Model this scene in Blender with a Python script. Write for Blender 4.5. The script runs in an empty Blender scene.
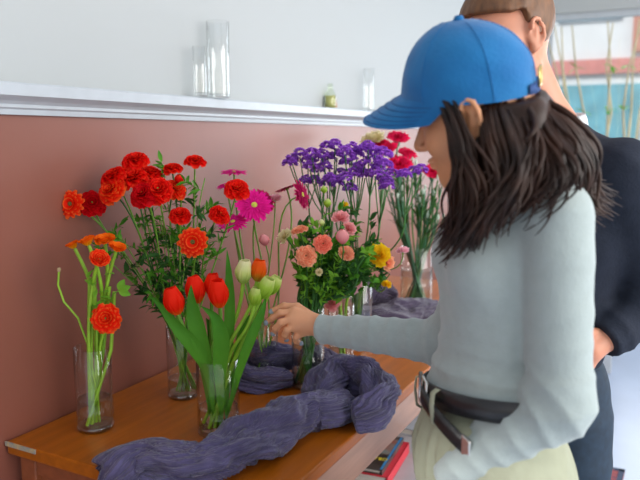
import bpy, math, random
import numpy as np
from mathutils import Vector, Matrix
random.seed(7); np.random.seed(7)
R_ = math.radians
sc = bpy.context.scene; col = sc.collection
# ------------------------------------------------------------------ frame of the place
CAM = Vector((1.37, 0, 1.45)); TH = math.atan(103/700); AL = R_(27.6)
HV = Vector((-math.sin(AL), math.cos(AL), 0)); RV = Vector((math.cos(AL), math.sin(AL), 0)); UP = Vector((0, 0, 1))
def P(px, py, d):
    x = px-320; y = 240-py
    f = 700*math.cos(TH)+y*math.sin(TH); u = -700*math.sin(TH)+y*math.cos(TH)
    s = d/f
    return CAM+HV*(s*f)+RV*(s*x)+UP*(s*u)
def onz(px, py, z):
    x = px-320; y = 240-py
    f = 700*math.cos(TH)+y*math.sin(TH); u = -700*math.sin(TH)+y*math.cos(TH)
    return P(px, py, (z-CAM.z)/u*f)
def az(deg): a = R_(deg); return Vector((-math.sin(a), math.cos(a), 0))   # heading, degrees left of +Y

# ------------------------------------------------------------------ materials
def mat(name, c, rough=.6, metal=0, noise=0, nscale=8, bump=0, bscale=40, spec=.5, coat=0, trans=0, stretch=None, sss=0, sheen=0, c2=None):
    m = bpy.data.materials.new(name); m.use_nodes = True; n = m.node_tree.nodes; l = m.node_tree.links
    b = n['Principled BSDF']; b.inputs['Base Color'].default_value = (*c, 1); b.inputs['Roughness'].default_value = rough
    b.inputs['Metallic'].default_value = metal; b.inputs['Specular IOR Level'].default_value = spec
    b.inputs['Coat Weight'].default_value = coat; b.inputs['Coat Roughness'].default_value = .15
    b.inputs['Sheen Weight'].default_value = sheen
    if sss: b.inputs['Subsurface Weight'].default_value = sss; b.inputs['Subsurface Scale'].default_value = .01; b.inputs['Subsurface Radius'].default_value = (1, .4, .25)
    tc = n.new('ShaderNodeTexCoord'); mp = n.new('ShaderNodeMapping'); l.new(tc.outputs['Object'], mp.inputs[0])
    if stretch: mp.inputs['Scale'].default_value = stretch
    if noise or c2:
        nz = n.new('ShaderNodeTexNoise'); nz.inputs['Scale'].default_value = nscale; nz.inputs['Detail'].default_value = 5; l.new(mp.outputs[0], nz.inputs[0])
        r = n.new('ShaderNodeValToRGB'); l.new(nz.outputs['Fac'], r.inputs[0])
        d = c2 or tuple(max(0, v*(1-noise)) for v in c); e = c if c2 else tuple(min(1, v*(1+noise)) for v in c)
        r.color_ramp.elements[0].color = (*d, 1); r.color_ramp.elements[1].color = (*e, 1)
        r.color_ramp.elements[0].position = .3; r.color_ramp.elements[1].position = .7
        l.new(r.outputs[0], b.inputs['Base Color'])
    if bump:
        nz = n.new('ShaderNodeTexNoise'); nz.inputs['Scale'].default_value = bscale; nz.inputs['Detail'].default_value = 4; l.new(mp.outputs[0], nz.inputs[0])
        bp = n.new('ShaderNodeBump'); bp.inputs['Strength'].default_value = bump; bp.inputs['Distance'].default_value = .01
        l.new(nz.outputs['Fac'], bp.inputs['Height']); l.new(bp.outputs[0], b.inputs['Normal'])
    return m
def petal_mat(name, stops, rough=.55, tr=.35):
    """colour pattern of the petal itself, running from its base (0) to its rim (1)"""
    m = bpy.data.materials.new(name); m.use_nodes = True; n = m.node_tree.nodes; l = m.node_tree.links
    b = n['Principled BSDF']; b.inputs['Roughness'].default_value = rough; b.inputs['Specular IOR Level'].default_value = .08
    uv = n.new('ShaderNodeUVMap'); uv.uv_map = 'UVMap'; sp = n.new('ShaderNodeSeparateXYZ'); l.new(uv.outputs[0], sp.inputs[0])
    nz = n.new('ShaderNodeTexNoise'); nz.inputs['Scale'].default_value = 60
    tc = n.new('ShaderNodeTexCoord'); l.new(tc.outputs['Object'], nz.inputs[0])
    ad = n.new('ShaderNodeMath'); ad.operation = 'MULTIPLY_ADD'; ad.inputs[1].default_value = .25; l.new(nz.outputs['Fac'], ad.inputs[0])
    sb = n.new('ShaderNodeMath'); sb.operation = 'SUBTRACT'; sb.inputs[1].default_value = .125; l.new(sp.outputs['Y'], sb.inputs[0]); l.new(sb.outputs[0], ad.inputs[2])
    r = n.new('ShaderNodeValToRGB'); l.new(ad.outputs[0], r.inputs[0])
    el = r.color_ramp.elements
    while len(el) < len(stops): el.new(.5)
    for e, (p, c) in zip(el, stops): e.position = p; e.color = (*c, 1)
    l.new(r.outputs[0], b.inputs['Base Color'])
    t = n.new('ShaderNodeBsdfTranslucent'); l.new(r.outputs[0], t.inputs[0])
    mx = n.new('ShaderNodeMixShader'); mx.inputs[0].default_value = tr
    l.new(b.outputs[0], mx.inputs[1]); l.new(t.outputs[0], mx.inputs[2]); l.new(mx.outputs[0], n['Material Output'].inputs[0])
    return m
def glass_mat(name, tint=(1, 1, 1), rough=.02, extra=.06, ior=1.45):
    m = bpy.data.materials.new(name); m.use_nodes = True; n = m.node_tree.nodes; l = m.node_tree.links
    n.remove(n['Principled BSDF'])
    t = n.new('ShaderNodeBsdfTransparent'); t.inputs[0].default_value = (*tint, 1)
    g = n.new('ShaderNodeBsdfGlossy'); g.inputs['Roughness'].default_value = rough
    f = n.new('ShaderNodeLayerWeight'); f.inputs[0].default_value = .5
    pw = n.new('ShaderNodeMath'); pw.operation = 'POWER'; pw.inputs[1].default_value = 4.5; l.new(f.outputs['Facing'], pw.inputs[0])
    a = n.new('ShaderNodeMath'); a.operation = 'MULTIPLY_ADD'; a.inputs[1].default_value = 1.25*(ior-1)/.45; a.inputs[2].default_value = extra; a.use_clamp = True; l.new(pw.outputs[0], a.inputs[0])
    x = n.new('ShaderNodeMixShader'); l.new(a.outputs[0], x.inputs[0]); l.new(t.outputs[0], x.inputs[1]); l.new(g.outputs[0], x.inputs[2])
    l.new(x.outputs[0], n['Material Output'].inputs[0]); return m

# ------------------------------------------------------------------ mesh collecting
class MB:
    def __init__(s): s.v = []; s.f = []; s.uv = []; s.mi = []; s.cur = 0
    def grid(s, pts, closed=False, uv=None):
        nr = len(pts); nc = len(pts[0]); b = len(s.v)
        for i, row in enumerate(pts):
            for j, p in enumerate(row):
                s.v.append(tuple(p)); s.uv.append(uv[i][j] if uv else (j/max(1, nc-1), i/max(1, nr-1)))
        for i in range(nr-1):
            for j in range(nc if closed else nc-1):
                k = (j+1) % nc
                s.f.append((b+i*nc+j, b+i*nc+k, b+(i+1)*nc+k, b+(i+1)*nc+j)); s.mi.append(s.cur)
    def ngon(s, pts, t=0):
        b = len(s.v)
        for p in pts: s.v.append(tuple(p)); s.uv.append((.5, t))
        s.f.append(tuple(range(b, b+len(pts)))); s.mi.append(s.cur)
    def tube(s, pts, r, n=6, cap=True, flat=None):
        pts = [Vector(p) for p in pts]; rows = []; N = len(pts)
        rr = r if callable(r) else (lambda t: r)
        ref = None
        for i, p in enumerate(pts):
            t = (pts[min(i+1, N-1)]-pts[max(i-1, 0)])
            t = t.normalized() if t.length > 1e-9 else Vector((0, 0, 1))
            if ref is None: ref = t.orthogonal().normalized() if flat is None else Vector(flat)
            a = (ref-t*ref.dot(t)); a = a.normalized() if a.length > 1e-6 else t.orthogonal().normalized()
            ref = a; bb = t.cross(a); q = rr(i/(N-1))
            q1, q2 = q if isinstance(q, tuple) else (q, q)
            rows.append([p+a*(math.cos(2*math.pi*k/n)*q1)+bb*(math.sin(2*math.pi*k/n)*q2) for k in range(n)])
        s.grid(rows, True)
        if cap: s.ngon(rows[0][::-1]); s.ngon(rows[-1])
    def box(s, c, sz, ax=None):
        ax = ax or (Vector((1, 0, 0)), Vector((0, 1, 0)), Vector((0, 0, 1))); c = Vector(c); b = len(s.v)
        for i in (-1, 1):
            for j in (-1, 1):
                for k in (-1, 1):
                    s.v.append(tuple(c+ax[0]*(i*sz[0]/2)+ax[1]*(j*sz[1]/2)+ax[2]*(k*sz[2]/2))); s.uv.append((0, 0))
        for f in ((0, 1, 3, 2), (4, 6, 7, 5), (0, 4, 5, 1), (2, 3, 7, 6), (0, 2, 6, 4), (1, 5, 7, 3)):
            s.f.append(tuple(b+q for q in f)); s.mi.append(s.cur)
    def lathe(s, prof, c, n=32, ax=None):
        c = Vector(c); A = Vector(ax or (0, 0, 1)).normalized(); X = A.orthogonal().normalized(); Y = A.cross(X)
        s.grid([[c+A*z+X*(r*math.cos(2*math.pi*k/n))+Y*(r*math.sin(2*math.pi*k/n)) for k in range(n)] for r, z in prof], True)
def V3(o):
    return o.location if o else Vector((0, 0, 0))
def world0(parent):
    o = Vector((0, 0, 0))
    while parent: o += parent.location; parent = parent.parent
    return o
def obj(name, mb, m, parent=None, smooth=True, at=None, bevel=0):
    me = bpy.data.meshes.new(name); off = world0(parent)
    loc = Vector((0, 0, 0))
    if parent is None: loc = Vector(at) if at is not None else Vector((0, 0, 0)); off = loc
    vs = [(v[0]-off[0], v[1]-off[1], v[2]-off[2]) for v in mb.v]
    me.from_pydata(vs, [], mb.f)
    uvl = me.uv_layers.new(name='UVMap'); li = np.zeros(len(me.loops), dtype=np.int32); me.loops.foreach_get('vertex_index', li)
    uvl.data.foreach_set('uv', np.array(mb.uv, dtype=np.float32)[li].ravel())
    for q in (m if isinstance(m, list) else [m]): me.materials.append(q)
    if isinstance(m, list): me.polygons.foreach_set('material_index', mb.mi)
    if smooth: me.polygons.foreach_set('use_smooth', [True]*len(me.polygons))
    me.update()
    o = bpy.data.objects.new(name, me); o.location = loc; col.objects.link(o); o.parent = parent
    if bevel:
        md = o.modifiers.new('bevel', 'BEVEL'); md.width = bevel; md.segments = 2; md.limit_method = 'ANGLE'
    return o
def tag(o, label, cat, group=None, kind=None):
    o['label'] = label; o['category'] = cat
    if group: o['group'] = group
    if kind: o['kind'] = kind
    return o
def thing(name, loc, label, cat, group=None):
    o = bpy.data.objects.new(name, None); o.empty_display_size = .05; o.location = Vector(loc); col.objects.link(o)
    return tag(o, label, cat, group)
def struct(name, mb, m, parent=None, smooth=False):
    o = obj(name, mb, m, parent, smooth=smooth)
    if not parent: o['kind'] = 'structure'
    return o

# ------------------------------------------------------------------ implicit surfaces (bodies, clothes)
def smin(a, b, k):
    h = np.clip(.5+.5*(b-a)/k, 0, 1); return b+(a-b)*h-k*h*(1-h)
def capsule(p, a, b, ra, rb):
    a = np.array(a, np.float32); b = np.array(b, np.float32); ba = b-a
    t = np.clip(((p-a)@ba)/max(1e-9, ba@ba), 0, 1)
    return np.sqrt((((p-a)-t[..., None]*ba)**2).sum(-1))-(ra+(rb-ra)*t)
def ellip(p, c, r, ax=None):
    q = p-np.array(c, np.float32)
    if ax is not None: q = q@np.array([list(a) for a in ax], np.float32).T
    r = np.array(r, np.float32)
    k0 = np.sqrt(((q/r)**2).sum(-1)); k1 = np.sqrt(((q/(r*r))**2).sum(-1))+1e-9
    return k0*(k0-1)/k1
def surface(name, f, lo, hi, h, m, parent, smooth_it=1):
    lo = np.array(lo, np.float32); hi = np.array(hi, np.float32)
    n = np.ceil((hi-lo)/h).astype(int)+1
    g = np.stack(np.meshgrid(*[lo[i]+h*np.arange(n[i], dtype=np.float32) for i in range(3)], indexing='ij'), -1)
    V = f(g).astype(np.float32)
    V[0] = V[-1] = 1; V[:, 0] = V[:, -1] = 1; V[:, :, 0] = V[:, :, -1] = 1
    S = V < 0
    nc = n-1; acc = np.zeros((*nc, 3), np.float32); cnt = np.zeros(nc, np.float32)
    for axis in range(3):
        sl0 = [slice(None)]*3; sl1 = [slice(None)]*3; sl0[axis] = slice(0, -1); sl1[axis] = slice(1, None)
        a = V[tuple(sl0)]; b = V[tuple(sl1)]; cr = (a < 0) != (b < 0)
        t = np.where(cr, a/(a-b+1e-12), 0)
        o1, o2 = [k for k in range(3) if k != axis]
        for i in (0, 1):
            for j in (0, 1):
                s = [slice(None)]*3; s[o1] = slice(i, i+nc[o1]); s[o2] = slice(j, j+nc[o2])
                c = cr[tuple(s)]; tt = t[tuple(s)]
                acc[..., axis] += c*tt; acc[..., o1] += c*i; acc[..., o2] += c*j; cnt += c
    act = cnt > 0; idx = -np.ones(nc, int); idx[act] = np.arange(act.sum())
    ijk = np.argwhere(act); vs = lo+h*(ijk+acc[act]/cnt[act][:, None])
    faces = []
    for axis in range(3):
        o1, o2 = (axis+1) % 3, (axis+2) % 3
        s0 = [slice(None)]*3; s1 = [slice(None)]*3; s0[axis] = slice(0, -1); s1[axis] = slice(1, None)
        a = S[tuple(s0)]; b = S[tuple(s1)]
        e = np.argwhere(a != b)
        e = e[(e[:, o1] > 0) & (e[:, o2] > 0) & (e[:, o1] < nc[o1]) & (e[:, o2] < nc[o2])]
        def at(d1, d2):
            q = e.copy(); q[:, o1] += d1; q[:, o2] += d2; return idx[q[:, 0], q[:, 1], q[:, 2]]
        quad = np.stack([at(-1, -1), at(0, -1), at(0, 0), at(-1, 0)], 1)
        fl = ~a[e[:, 0], e[:, 1], e[:, 2]]
        quad[fl] = quad[fl][:, ::-1]; faces.append(quad)
    F = np.concatenate(faces)
    for _ in range(smooth_it):
        ac = np.zeros_like(vs); c = np.zeros(len(vs))
        for i in range(4):
            for j in (1, 3):
                np.add.at(ac, F[:, i], vs[F[:, (i+j) % 4]]); np.add.at(c, F[:, i], 1)
        vs = vs*.5+.5*ac/np.maximum(c, 1)[:, None]
    mb = MB(); mb.v = vs.tolist(); mb.f = F.tolist(); mb.uv = [(0, 0)]*len(vs); mb.mi = [0]*len(F)
    return obj(name, mb, m, parent)
def snoise(p, sc_, seed=0):
    """cheap smooth pseudo noise"""
    rs = np.random.RandomState(seed); out = 0
    for i in range(6):
        k = rs.normal(size=3); k = (k/np.linalg.norm(k)*sc_*(.7+.25*i)).astype(np.float32)
        out = out+np.sin(p@k+rs.uniform(0, 6.28))
    return out/6

# ================================================================== SETTING
m_wall_up = mat('white_plaster', (.43, .455, .46), .7, bump=.08, bscale=12)
m_pink = mat('rose_paint', (.25, .083, .055), .38, noise=.08, nscale=3, bump=.05, bscale=9, spec=.6)
m_trim = mat('white_gloss_paint', (.47, .51, .55), .35, noise=.04, nscale=20)
m_floor = mat('pale_floor', (.34, .41, .54), .3, noise=.06, nscale=3)
m_ceil = mat('ceiling_white', (.82, .82, .82), .8, noise=.02)
Y0, Y1, X1, ZC = -1.2, 6.0, 4.2, 3.1
b = MB(); b.box(((X1)/2, (Y0+Y1)/2, -.05), (X1+.4, Y1-Y0+.4, .1)); struct('floor', b, m_floor)
b = MB(); b.box(((X1)/2, (Y0+Y1)/2, ZC+.05), (X1+.4, Y1-Y0+.4, .1)); struct('ceiling', b, m_ceil)
b = MB(); b.box((-.06, (Y0+Y1)/2, 1.5/2), (.12, Y1-Y0, 1.5)); b.cur = 1; b.box((-.06, (Y0+Y1)/2, (1.5+ZC)/2), (.12, Y1-Y0, ZC-1.5)); struct('wall_left', b, [m_pink, m_wall_up])
# moulded picture ledge
prof = [(0, 1.500), (.014, 1.500), (.016, 1.512), (.022, 1.516), (.022, 1.523), (.030, 1.530), (.042, 1.536), (.048, 1.539), (.052, 1.541), (.052, 1.566), (.048, 1.570), (0, 1.570)]
b = MB(); b.grid([[Vector((x, y, z)) for x, z in prof] for y in (Y0, Y1)], True); b.ngon([Vector((x, Y1, z)) for x, z in prof]); b.ngon([Vector((x, Y0, z)) for x, z in prof][::-1])
o = struct('trim_1', b, m_trim)
b = MB(); b.box((.008, (Y0+Y1)/2, .06), (.016, Y1-Y0, .12)); struct('baseboard_left', b, m_trim)
# far wall with the street window
WX0, WX1, WZ0, WZ1 = .28, 3.9, .75, 2.42
b = MB(); t = .16; yb = Y1+t/2
b.box((WX0/2, yb, ZC/2), (WX0, t, ZC)); b.box(((WX1+X1)/2, yb, ZC/2), (X1-WX1, t, ZC))
b.box(((WX0+WX1)/2, yb, WZ0/2), (WX1-WX0, t, WZ0)); b.box(((WX0+WX1)/2, yb, (WZ1+ZC)/2), (WX1-WX0, t, ZC-WZ1)); struct('wall_back', b, m_wall_up)
b = MB(); fw = .05
for x in (WX0+fw/2, 2.1, WX1-fw/2): b.box((x, Y1+.05, (WZ0+WZ1)/2), (fw, .06, WZ1-WZ0))
for z in (WZ0+fw/2, WZ1-fw/2): b.box(((WX0+WX1)/2, Y1+.05, z), (WX1-WX0, .058, fw))
b.box(((WX0+WX1)/2, Y1-.03, WZ0-.02), (WX1-WX0+.1, .16, .04))
wf = struct('window_1', b, m_trim)
b = MB(); b.box(((WX0+WX1)/2, Y1+.06, (WZ0+WZ1)/2), (WX1-WX0-.02, .006, WZ1-WZ0-.02)); obj('window_pane', b, glass_mat('pane_glass', (.97, .99, 1)), wf, smooth=False)

# street outside
m_pav = mat('pavement', (.45, .46, .47), .8, noise=.1, nscale=2)
b = MB(); b.box((0, Y1+6.3, -.2), (30, 12, .1)); struct('pavement', b, m_pav)
bl = thing('shop_building', (0, 14, -.15), 'pale shopfront building with a red band seen blurred through the window', 'building')
b = MB(); b.box((0, 14.3, 3.3), (26, .6, 6.9)); obj('facade', b, mat('facade_white', (.66, .68, .70), .7, noise=.08, nscale=1), bl, smooth=False)
b = MB(); b.box((0, 13.96, 2.72), (26, .12, .26)); obj('sign_band', b, mat('band_red', (.55, .2, .18), .6, noise=.1), bl, smooth=False)
for i in range(9):
    x = -10+i*2.4
    b = MB(); b.box((x, 13.97, 1.2), (1.9, .08, 2.4)); obj('shop_window', b, mat('shop_glass', (.12, .34, .42), .2, noise=.3, nscale=2), bl, smooth=False)
    b = MB(); b.box((x, 13.97, 4.3), (1.1, .08, 1.5)); obj('upper_window', b, mat('upper_glass', (.35, .45, .52), .2, noise=.3, nscale=2), bl, smooth=False)
    if i % 3 == 1:
        b = MB(); b.box((x+1.2, 13.95, 3.9), (.9, .1, 1.9)); obj('brick_pier', b, mat('brick_red', (.5, .22, .16), .8, noise=.2), bl, smooth=False)
def car(x, y, c, label):
    t = thing('car', (x, y, -.15), label, 'car', 'cars parked outside')
    prof = [(-2.1, .3), (-2.1, .75), (-1.7, .9), (-1.1, 1.0), (-.5, 1.42), (.7, 1.45), (1.4, 1.0), (2.0, .92), (2.1, .6), (2.1, .3)]
    b = MB(); b.grid([[Vector((x+px_, y+dy, z-.15)) for px_, z in prof] for dy in (-.8, .8)], True); b.ngon([Vector((x+px_, y-.8, z-.15)) for px_, z in prof][::-1]); b.ngon([Vector((x+px_, y+.8, z-.15)) for px_, z in prof])
    obj('body', b, mat('car_paint', c, .3, coat=.5), t, smooth=False, bevel=.05)
    b = MB(); q = [(-.95, 1.0), (-.45, 1.36), (.6, 1.38), (1.15, 1.0)]; b.ngon([Vector((x+px_, y-.81, z-.15)) for px_, z in q]); obj('side_window', b, mat('car_glass', (.05, .07, .08), .1), t, smooth=False)
    for s in (-1.35, 1.3):
        b = MB(); b.lathe([(0, -.1), (.32, -.1), (.32, .1), (0, .1)], (x+s, y-.75, .17), 20, (0, 1, 0)); obj('wheel', b, mat('tyre', (.02, .02, .02), .8), t)
car(.6, 10.4, (.05, .22, .33), 'blue parked car seen blurred through the window')
car(5.6, 10.4, (.7, .72, .74), 'white parked car seen far right through the window')

# rug
m_rug = mat('rug_wool', (.55, .10, .06), .95, noise=.0, c2=(.06, .05, .10), nscale=38, bump=.6, bscale=160)
b = MB(); A = Vector((1.02, 3.22, .006)); ux = Vector((.985, .17, 0)); uy = Vector((-.17, .985, 0))
c0 = onz(587, 464, 0)+Vector((0, 0, .005)); c1 = onz(625, 472, 0)+Vector((0, 0, .005)); ux = (c1-c0).normalized(); ux.z = 0; uy = Vector((ux.y, -ux.x, 0))
b.box(c1-ux*.5+uy*.55, (1.0, 1.1, .01), (ux, uy, UP)); rug = tag(obj('rug', b, m_rug, at=(c1.x, c1.y, 0), smooth=False), 'small red and black patterned rug lying on the pale floor', 'rug')
b = MB(); m_rugb = mat('rug_border', (.05, .07, .12), .95, noise=.2, nscale=60)
for s, ctr, sz in ((0, c1-ux*.5+uy*.012, (1.0, .022, .013)), (1, c1-ux*.012+uy*.55, (.022, 1.1, .013)), (2, c1-ux*.5+uy*1.088, (1., .022, .013)), (3, c1-ux*.988+uy*.55, (.022, 1.1, .013))): b.box(ctr, sz, (ux, uy, UP))
obj('border', b, m_rugb, rug, smooth=False)

# ================================================================== TABLE
def wood(name, c, rough=.3, coat=.35):
    return mat(name, c, rough, c2=tuple(v*.72 for v in c), nscale=5, stretch=(9, .8, 9), coat=coat, bump=.03, bscale=14)
m_wood = wood('orange_varnished_wood', (.44, .115, .004), .34, .06); m_wood.node_tree.nodes['Principled BSDF'].inputs['Specular IOR Level'].default_value = .3; m_wood2 = wood('red_brown_wood', (.30, .085, .030), .4, .15)
m_apron = wood('glare_front_wood', (.42, .22, .14), .42, .2)  # pale pinkish brown: glare on the table front put into the apron colour
TL, TW, TZ = 2.25, .71, .75; ty0, ty1 = 1.03, 1.03+2.25
table = thing('display_table', (TW/2, (ty0+ty1)/2, 0), 'long orange varnished wooden display table against the rose wall', 'table')
b = MB(); b.box((TW/2+.004, (ty0+ty1)/2, TZ-.016), (TW-.008, ty1-ty0, .032)); tt = obj('tabletop', b, m_wood, table, smooth=False, bevel=.005)
b = MB(); b.box((.055, ty0-.0005, TZ-.006), (.10, .004, .010)); o = obj('worn_edge', b, mat('chipped_finish', (.55, .42, .20), .6, c2=(.2, .25, .3), nscale=70), tt, smooth=False); o['label'] = 'chipped corner edge showing pale wood'
for x in (.05, TW-.045):
    for y in (ty0+.045, ty1-.045):
        b = MB(); b.box((x, y, (TZ-.032)/2), (.05, .05, TZ-.032)); obj('leg', b, m_wood2, table, smooth=False, bevel=.003)
b = MB(); b.box((TW/2, ty0+.045, .40), (TW-.14, .016, .62)); obj('end_panel', b, m_wood2, table, smooth=False)
b = MB(); b.box((TW/2, ty0+.040, TZ-.055), (TW-.145, .03, .046)); obj('end_rail', b, m_wood2, table, smooth=False)
b = MB(); b.box((TW/2, ty0+.04, .09), (TW-.145, .03, .05)); obj('end_rail', b, m_wood2, table, smooth=False)
b = MB(); b.box((TW-.022, (ty0+ty1)/2, TZ-.084), (.020, ty1-ty0-.142, .10)); obj('apron', b, m_apron, table, smooth=False, bevel=.003)
b = MB(); b.box((TW/2, ty1-.045, .40), (TW-.145, .016, .62)); obj('end_panel', b, m_wood2, table, smooth=False)
b = MB(); b.box((TW/2, (ty0+ty1)/2, .27), (TW-.10, ty1-ty0-.15, .024)); obj('lower_shelf', b, mat('grey_shelf', (.42, .40, .42), .6, noise=.1), table, smooth=False)

# books on the lower shelf
def text_obj(name, s, c, xa, ya, size, m, parent):
    cu = bpy.data.curves.new(name, 'FONT'); cu.body = s; cu.size = size; cu.extrude = .0004; cu.align_x = 'CENTER'; cu.align_y = 'CENTER'
    cu.materials.append(m); t = bpy.data.objects.new(name, cu); col.objects.link(t)
    dg = bpy.context.evaluated_depsgraph_get(); me = bpy.data.meshes.new_from_object(t.evaluated_get(dg)); bpy.data.objects.remove(t)
    za = xa.cross(ya); M = Matrix((xa, ya, za)).transposed()
    off = world0(parent)
    for v in me.vertices: v.co = Vector(c)+M@v.co-off
    if not len(me.materials): me.materials.append(m)
    o = bpy.data.objects.new(name, me); col.objects.link(o); o.parent = parent; return o
sh = .282
bk0 = onz(396, 470, sh+.05)
def book(ctr, zb, w, l, h, yaw, mc, label, spine=None):
    X = Vector((math.cos(yaw), math.sin(yaw), 0)); Y = Vector((-math.sin(yaw), math.cos(yaw), 0)); c = Vector((ctr.x, ctr.y, zb))
    t = thing('book', c, label, 'book', 'books on the lower shelf')
    b = MB(); b.box(c+UP*.002, (w, l, .004), (X, Y, UP)); b.box(c+UP*(h-.002), (w, l, .004), (X, Y, UP)); b.box(c+UP*h/2+X*(w/2-.002), (.004, l, h), (X, Y, UP)); obj('cover', b, mc, t, smooth=False)
    b = MB(); b.box(c+UP*h/2-X*.004, (w-.012, l-.008, h-.009), (X, Y, UP)); obj('pages', b, mat('paper', (.75, .72, .65), .8, noise=.1, nscale=200, stretch=(.1, .1, 1)), t, smooth=False)
    return t, X, Y
m_redb = mat('book_red', (.62, .03, .05), .4, noise=.1); m_blk = mat('book_black', (.035, .03, .028), .35, c2=(.12, .10, .09), nscale=14)
bc = Vector((.415, 2.19, 0)); yaw = R_(6)
t, X, Y = book(bc, sh, .24, .29, .040, yaw, m_redb, 'thick red-spined book at the bottom of the stack on the lower shelf')
bc2 = bc-Vector((.012, .0, 0))
t, X, Y = book(bc2, sh+.040, .222, .28, .018, yaw, m_blk, 'black art book with yellow lettering on top of the red book')
m_yel = mat('yellow_ink', (.75, .62, .03), .5, noise=.1)
tx = text_obj('title', 'CURATED', bc2+X*.046-Y*.062+UP*(sh+.0585), X, Y, .027, m_yel, t)
zt = sh+.0583
b = MB(); b.box(bc2+Y*.045+UP*zt, (.20, .13, .0006), (X, Y, UP)); obj('cover_picture', b, mat('cover_photo', (.20, .25, .24), .4, c2=(.30, .07, .04), nscale=22), t, smooth=False)
b = MB(); b.box(bc2+X*.105+UP*zt, (.008, .27, .0008), (X, Y, UP)); obj('cover_stripe', b, mat('stripe_blue', (.05, .25, .55), .4), t, smooth=False)
book(Vector((.40, 2.62, 0)), sh, .2, .26, .03, R_(-4), mat('book_grey', (.40, .43, .48), .5, noise=.2, nscale=20), 'grey book lying alone behind the stacked books on the shelf')

# ================================================================== VASES
m_glass = glass_mat('clear_glass', (.992, .997, .995), extra=.06)
m_base = glass_mat('thick_glass_base', (.97, .99, .99), extra=.22)
m_water = glass_mat('vase_water', (.955, .965, .90), extra=.05, ior=1.33)
m_water.node_tree.nodes['Transparent BSDF'] if 'Transparent BSDF' in m_water.node_tree.nodes else None
VAS = {}
def vase(key, c, r, h, label, cat='vase', fill=.4, group='clear glass cylinder vases', water=True):
    c = Vector(c); t = thing('glass_vase', c, label, cat, group)
    b = MB(); w = .0025
    b.lathe([(r, .012), (r, h*.5), (r, h-.001), (r-w/2, h), (r-w, h-.001), (r-w, h*.5), (r-w, .013)], c, 40); obj('glass_wall', b, m_glass, t)
    b = MB(); b.lathe([(0, 0), (r-.006, 0), (r-.001, .003), (r, .011), (r-w, .014), (0, .013)], c, 40); obj('glass_base', b, m_base, t)
    if water:
        b = MB(); q = r-w-.0008; b.lathe([(0, .0145), (q, .0145), (q, h*fill), (q-.003, h*fill-.0015), (0, h*fill-.0015)], c, 40)
        tag(obj('water', b, m_water, at=c), 'water in the '+label, 'water')
    VAS[key] = (c, r, h)
vase('A', onz(96, 428, TZ), .0435, .205, 'glass vase nearest the left end of the table with orange flowers', fill=.38)
vase('B', onz(184, 396, TZ), .043, .20, 'glass vase of tall red flowers standing nearest the wall', fill=.27)
vase('C', onz(264, 377, TZ), .042, .17, 'glass vase half hidden behind the tulips holding pink gerberas')
vase('D', onz(219, 432, TZ), .0505, .185, 'glass vase holding red and green tulips', fill=.36)
vase('E', onz(308, 386, TZ), .0465, .232, 'glass vase packed with dark green stems behind the hand', fill=.6)
vase('F', onz(341, 366, TZ), .04, .20, 'glass vase with pale pink stocks behind the hand vase', fill=.35)
vase('G', onz(357, 346, TZ), .05, .235, 'glass vase of purple statice behind the pink stocks', fill=.4)
vase('H', onz(416, 303, TZ), .068, .245, 'tall glass vase with red carnations farthest along the table', fill=.6)
LZ = 1.570
for key, px, r, h, lab in (('s1', 218, .036, .235, 'tall empty glass cylinder on the white ledge'), ('s2', 200, .030, .15, 'shorter empty glass cylinder left of the tall one on the ledge'), ('s3', 368, .034, .19, 'empty glass cylinder on the ledge beside the blue cap brim')):
    x_ = .005+.026
    d0 = onz(px, 99, LZ)
    # distance along the ledge
    x = px-320; y = 240-100
    f = 700*math.cos(TH)+y*math.sin(TH); s_ = (x_+.012-CAM.x)/((HV*f+RV*x).x); yy = CAM.y+s_*(HV*f+RV*x).y
    vase(key, (x_+r*.45, yy, LZ), r*.72 if key != 's1' else .036, h, lab, group='empty glass cylinders on the ledge', water=False)
# small bottle on ledge
t = thing('bottle', (.028, 2.66, LZ), 'small clear bottle with greenish liquid and brown twig on the ledge', 'bottle')
b = MB(); b.lathe([(0, 0), (.022, 0), (.024, .01), (.024, .055), (.012, .075), (.010, .10), (.012, .10)], (.028, 2.66, LZ), 24); obj('bottle_body', b, glass_mat('bottle_glass', (.9, .94, .85)), t)
b = MB(); b.lathe([(0, .002), (.0215, .002), (.0215, .05), (0, .05)], (.028, 2.66, LZ), 24); obj('liquid', b, mat('yellow_green_liquid', (.45, .42, .14), .3, noise=.1), t)
b = MB(); b.tube([(.030, 2.70, LZ+.004), (.032, 2.695, LZ+.03), (.032, 2.68, LZ+.052)], lambda q: .010-.005*q, 8); tag(obj('cork', b, mat('cork_brown', (.45, .22, .10), .8, noise=.2, nscale=60), at=(.030, 2.70, LZ)), 'brown cork piece leaning on the small bottle on the ledge', 'cork')

# wooden console with a white jar farther down the room
t = thing('side_table', (.60, 4.75, 0), 'light orange wooden side table in the background behind the carnations', 'table')
m_w3 = wood('pale_orange_wood', (.62, .30, .10), .4, .2)
b = MB(); b.box((.60, 4.75, .70), (.9, .5, .04)); obj('tabletop', b, m_w3, t, smooth=False, bevel=.004)
for x in (.19, 1.01):
    for y in (4.54, 4.96):
        b = MB(); b.box((x, y, .34), (.05, .05, .68)); obj('leg', b, m_trim, t, smooth=False, bevel=.003)
b = MB(); b.lathe([(0, 0), (.08, 0), (.085, .02), (.085, .26), (.07, .30), (.065, .30), (.078, .25), (.078, .02), (0, .02)], (.68, 4.72, .72), 32)
tag(obj('white_jar', b, mat('white_ceramic', (.8, .8, .8), .3, noise=.03), at=(.68, 4.72, .72)), 'white ceramic jar standing on the background side table', 'jar')

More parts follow.
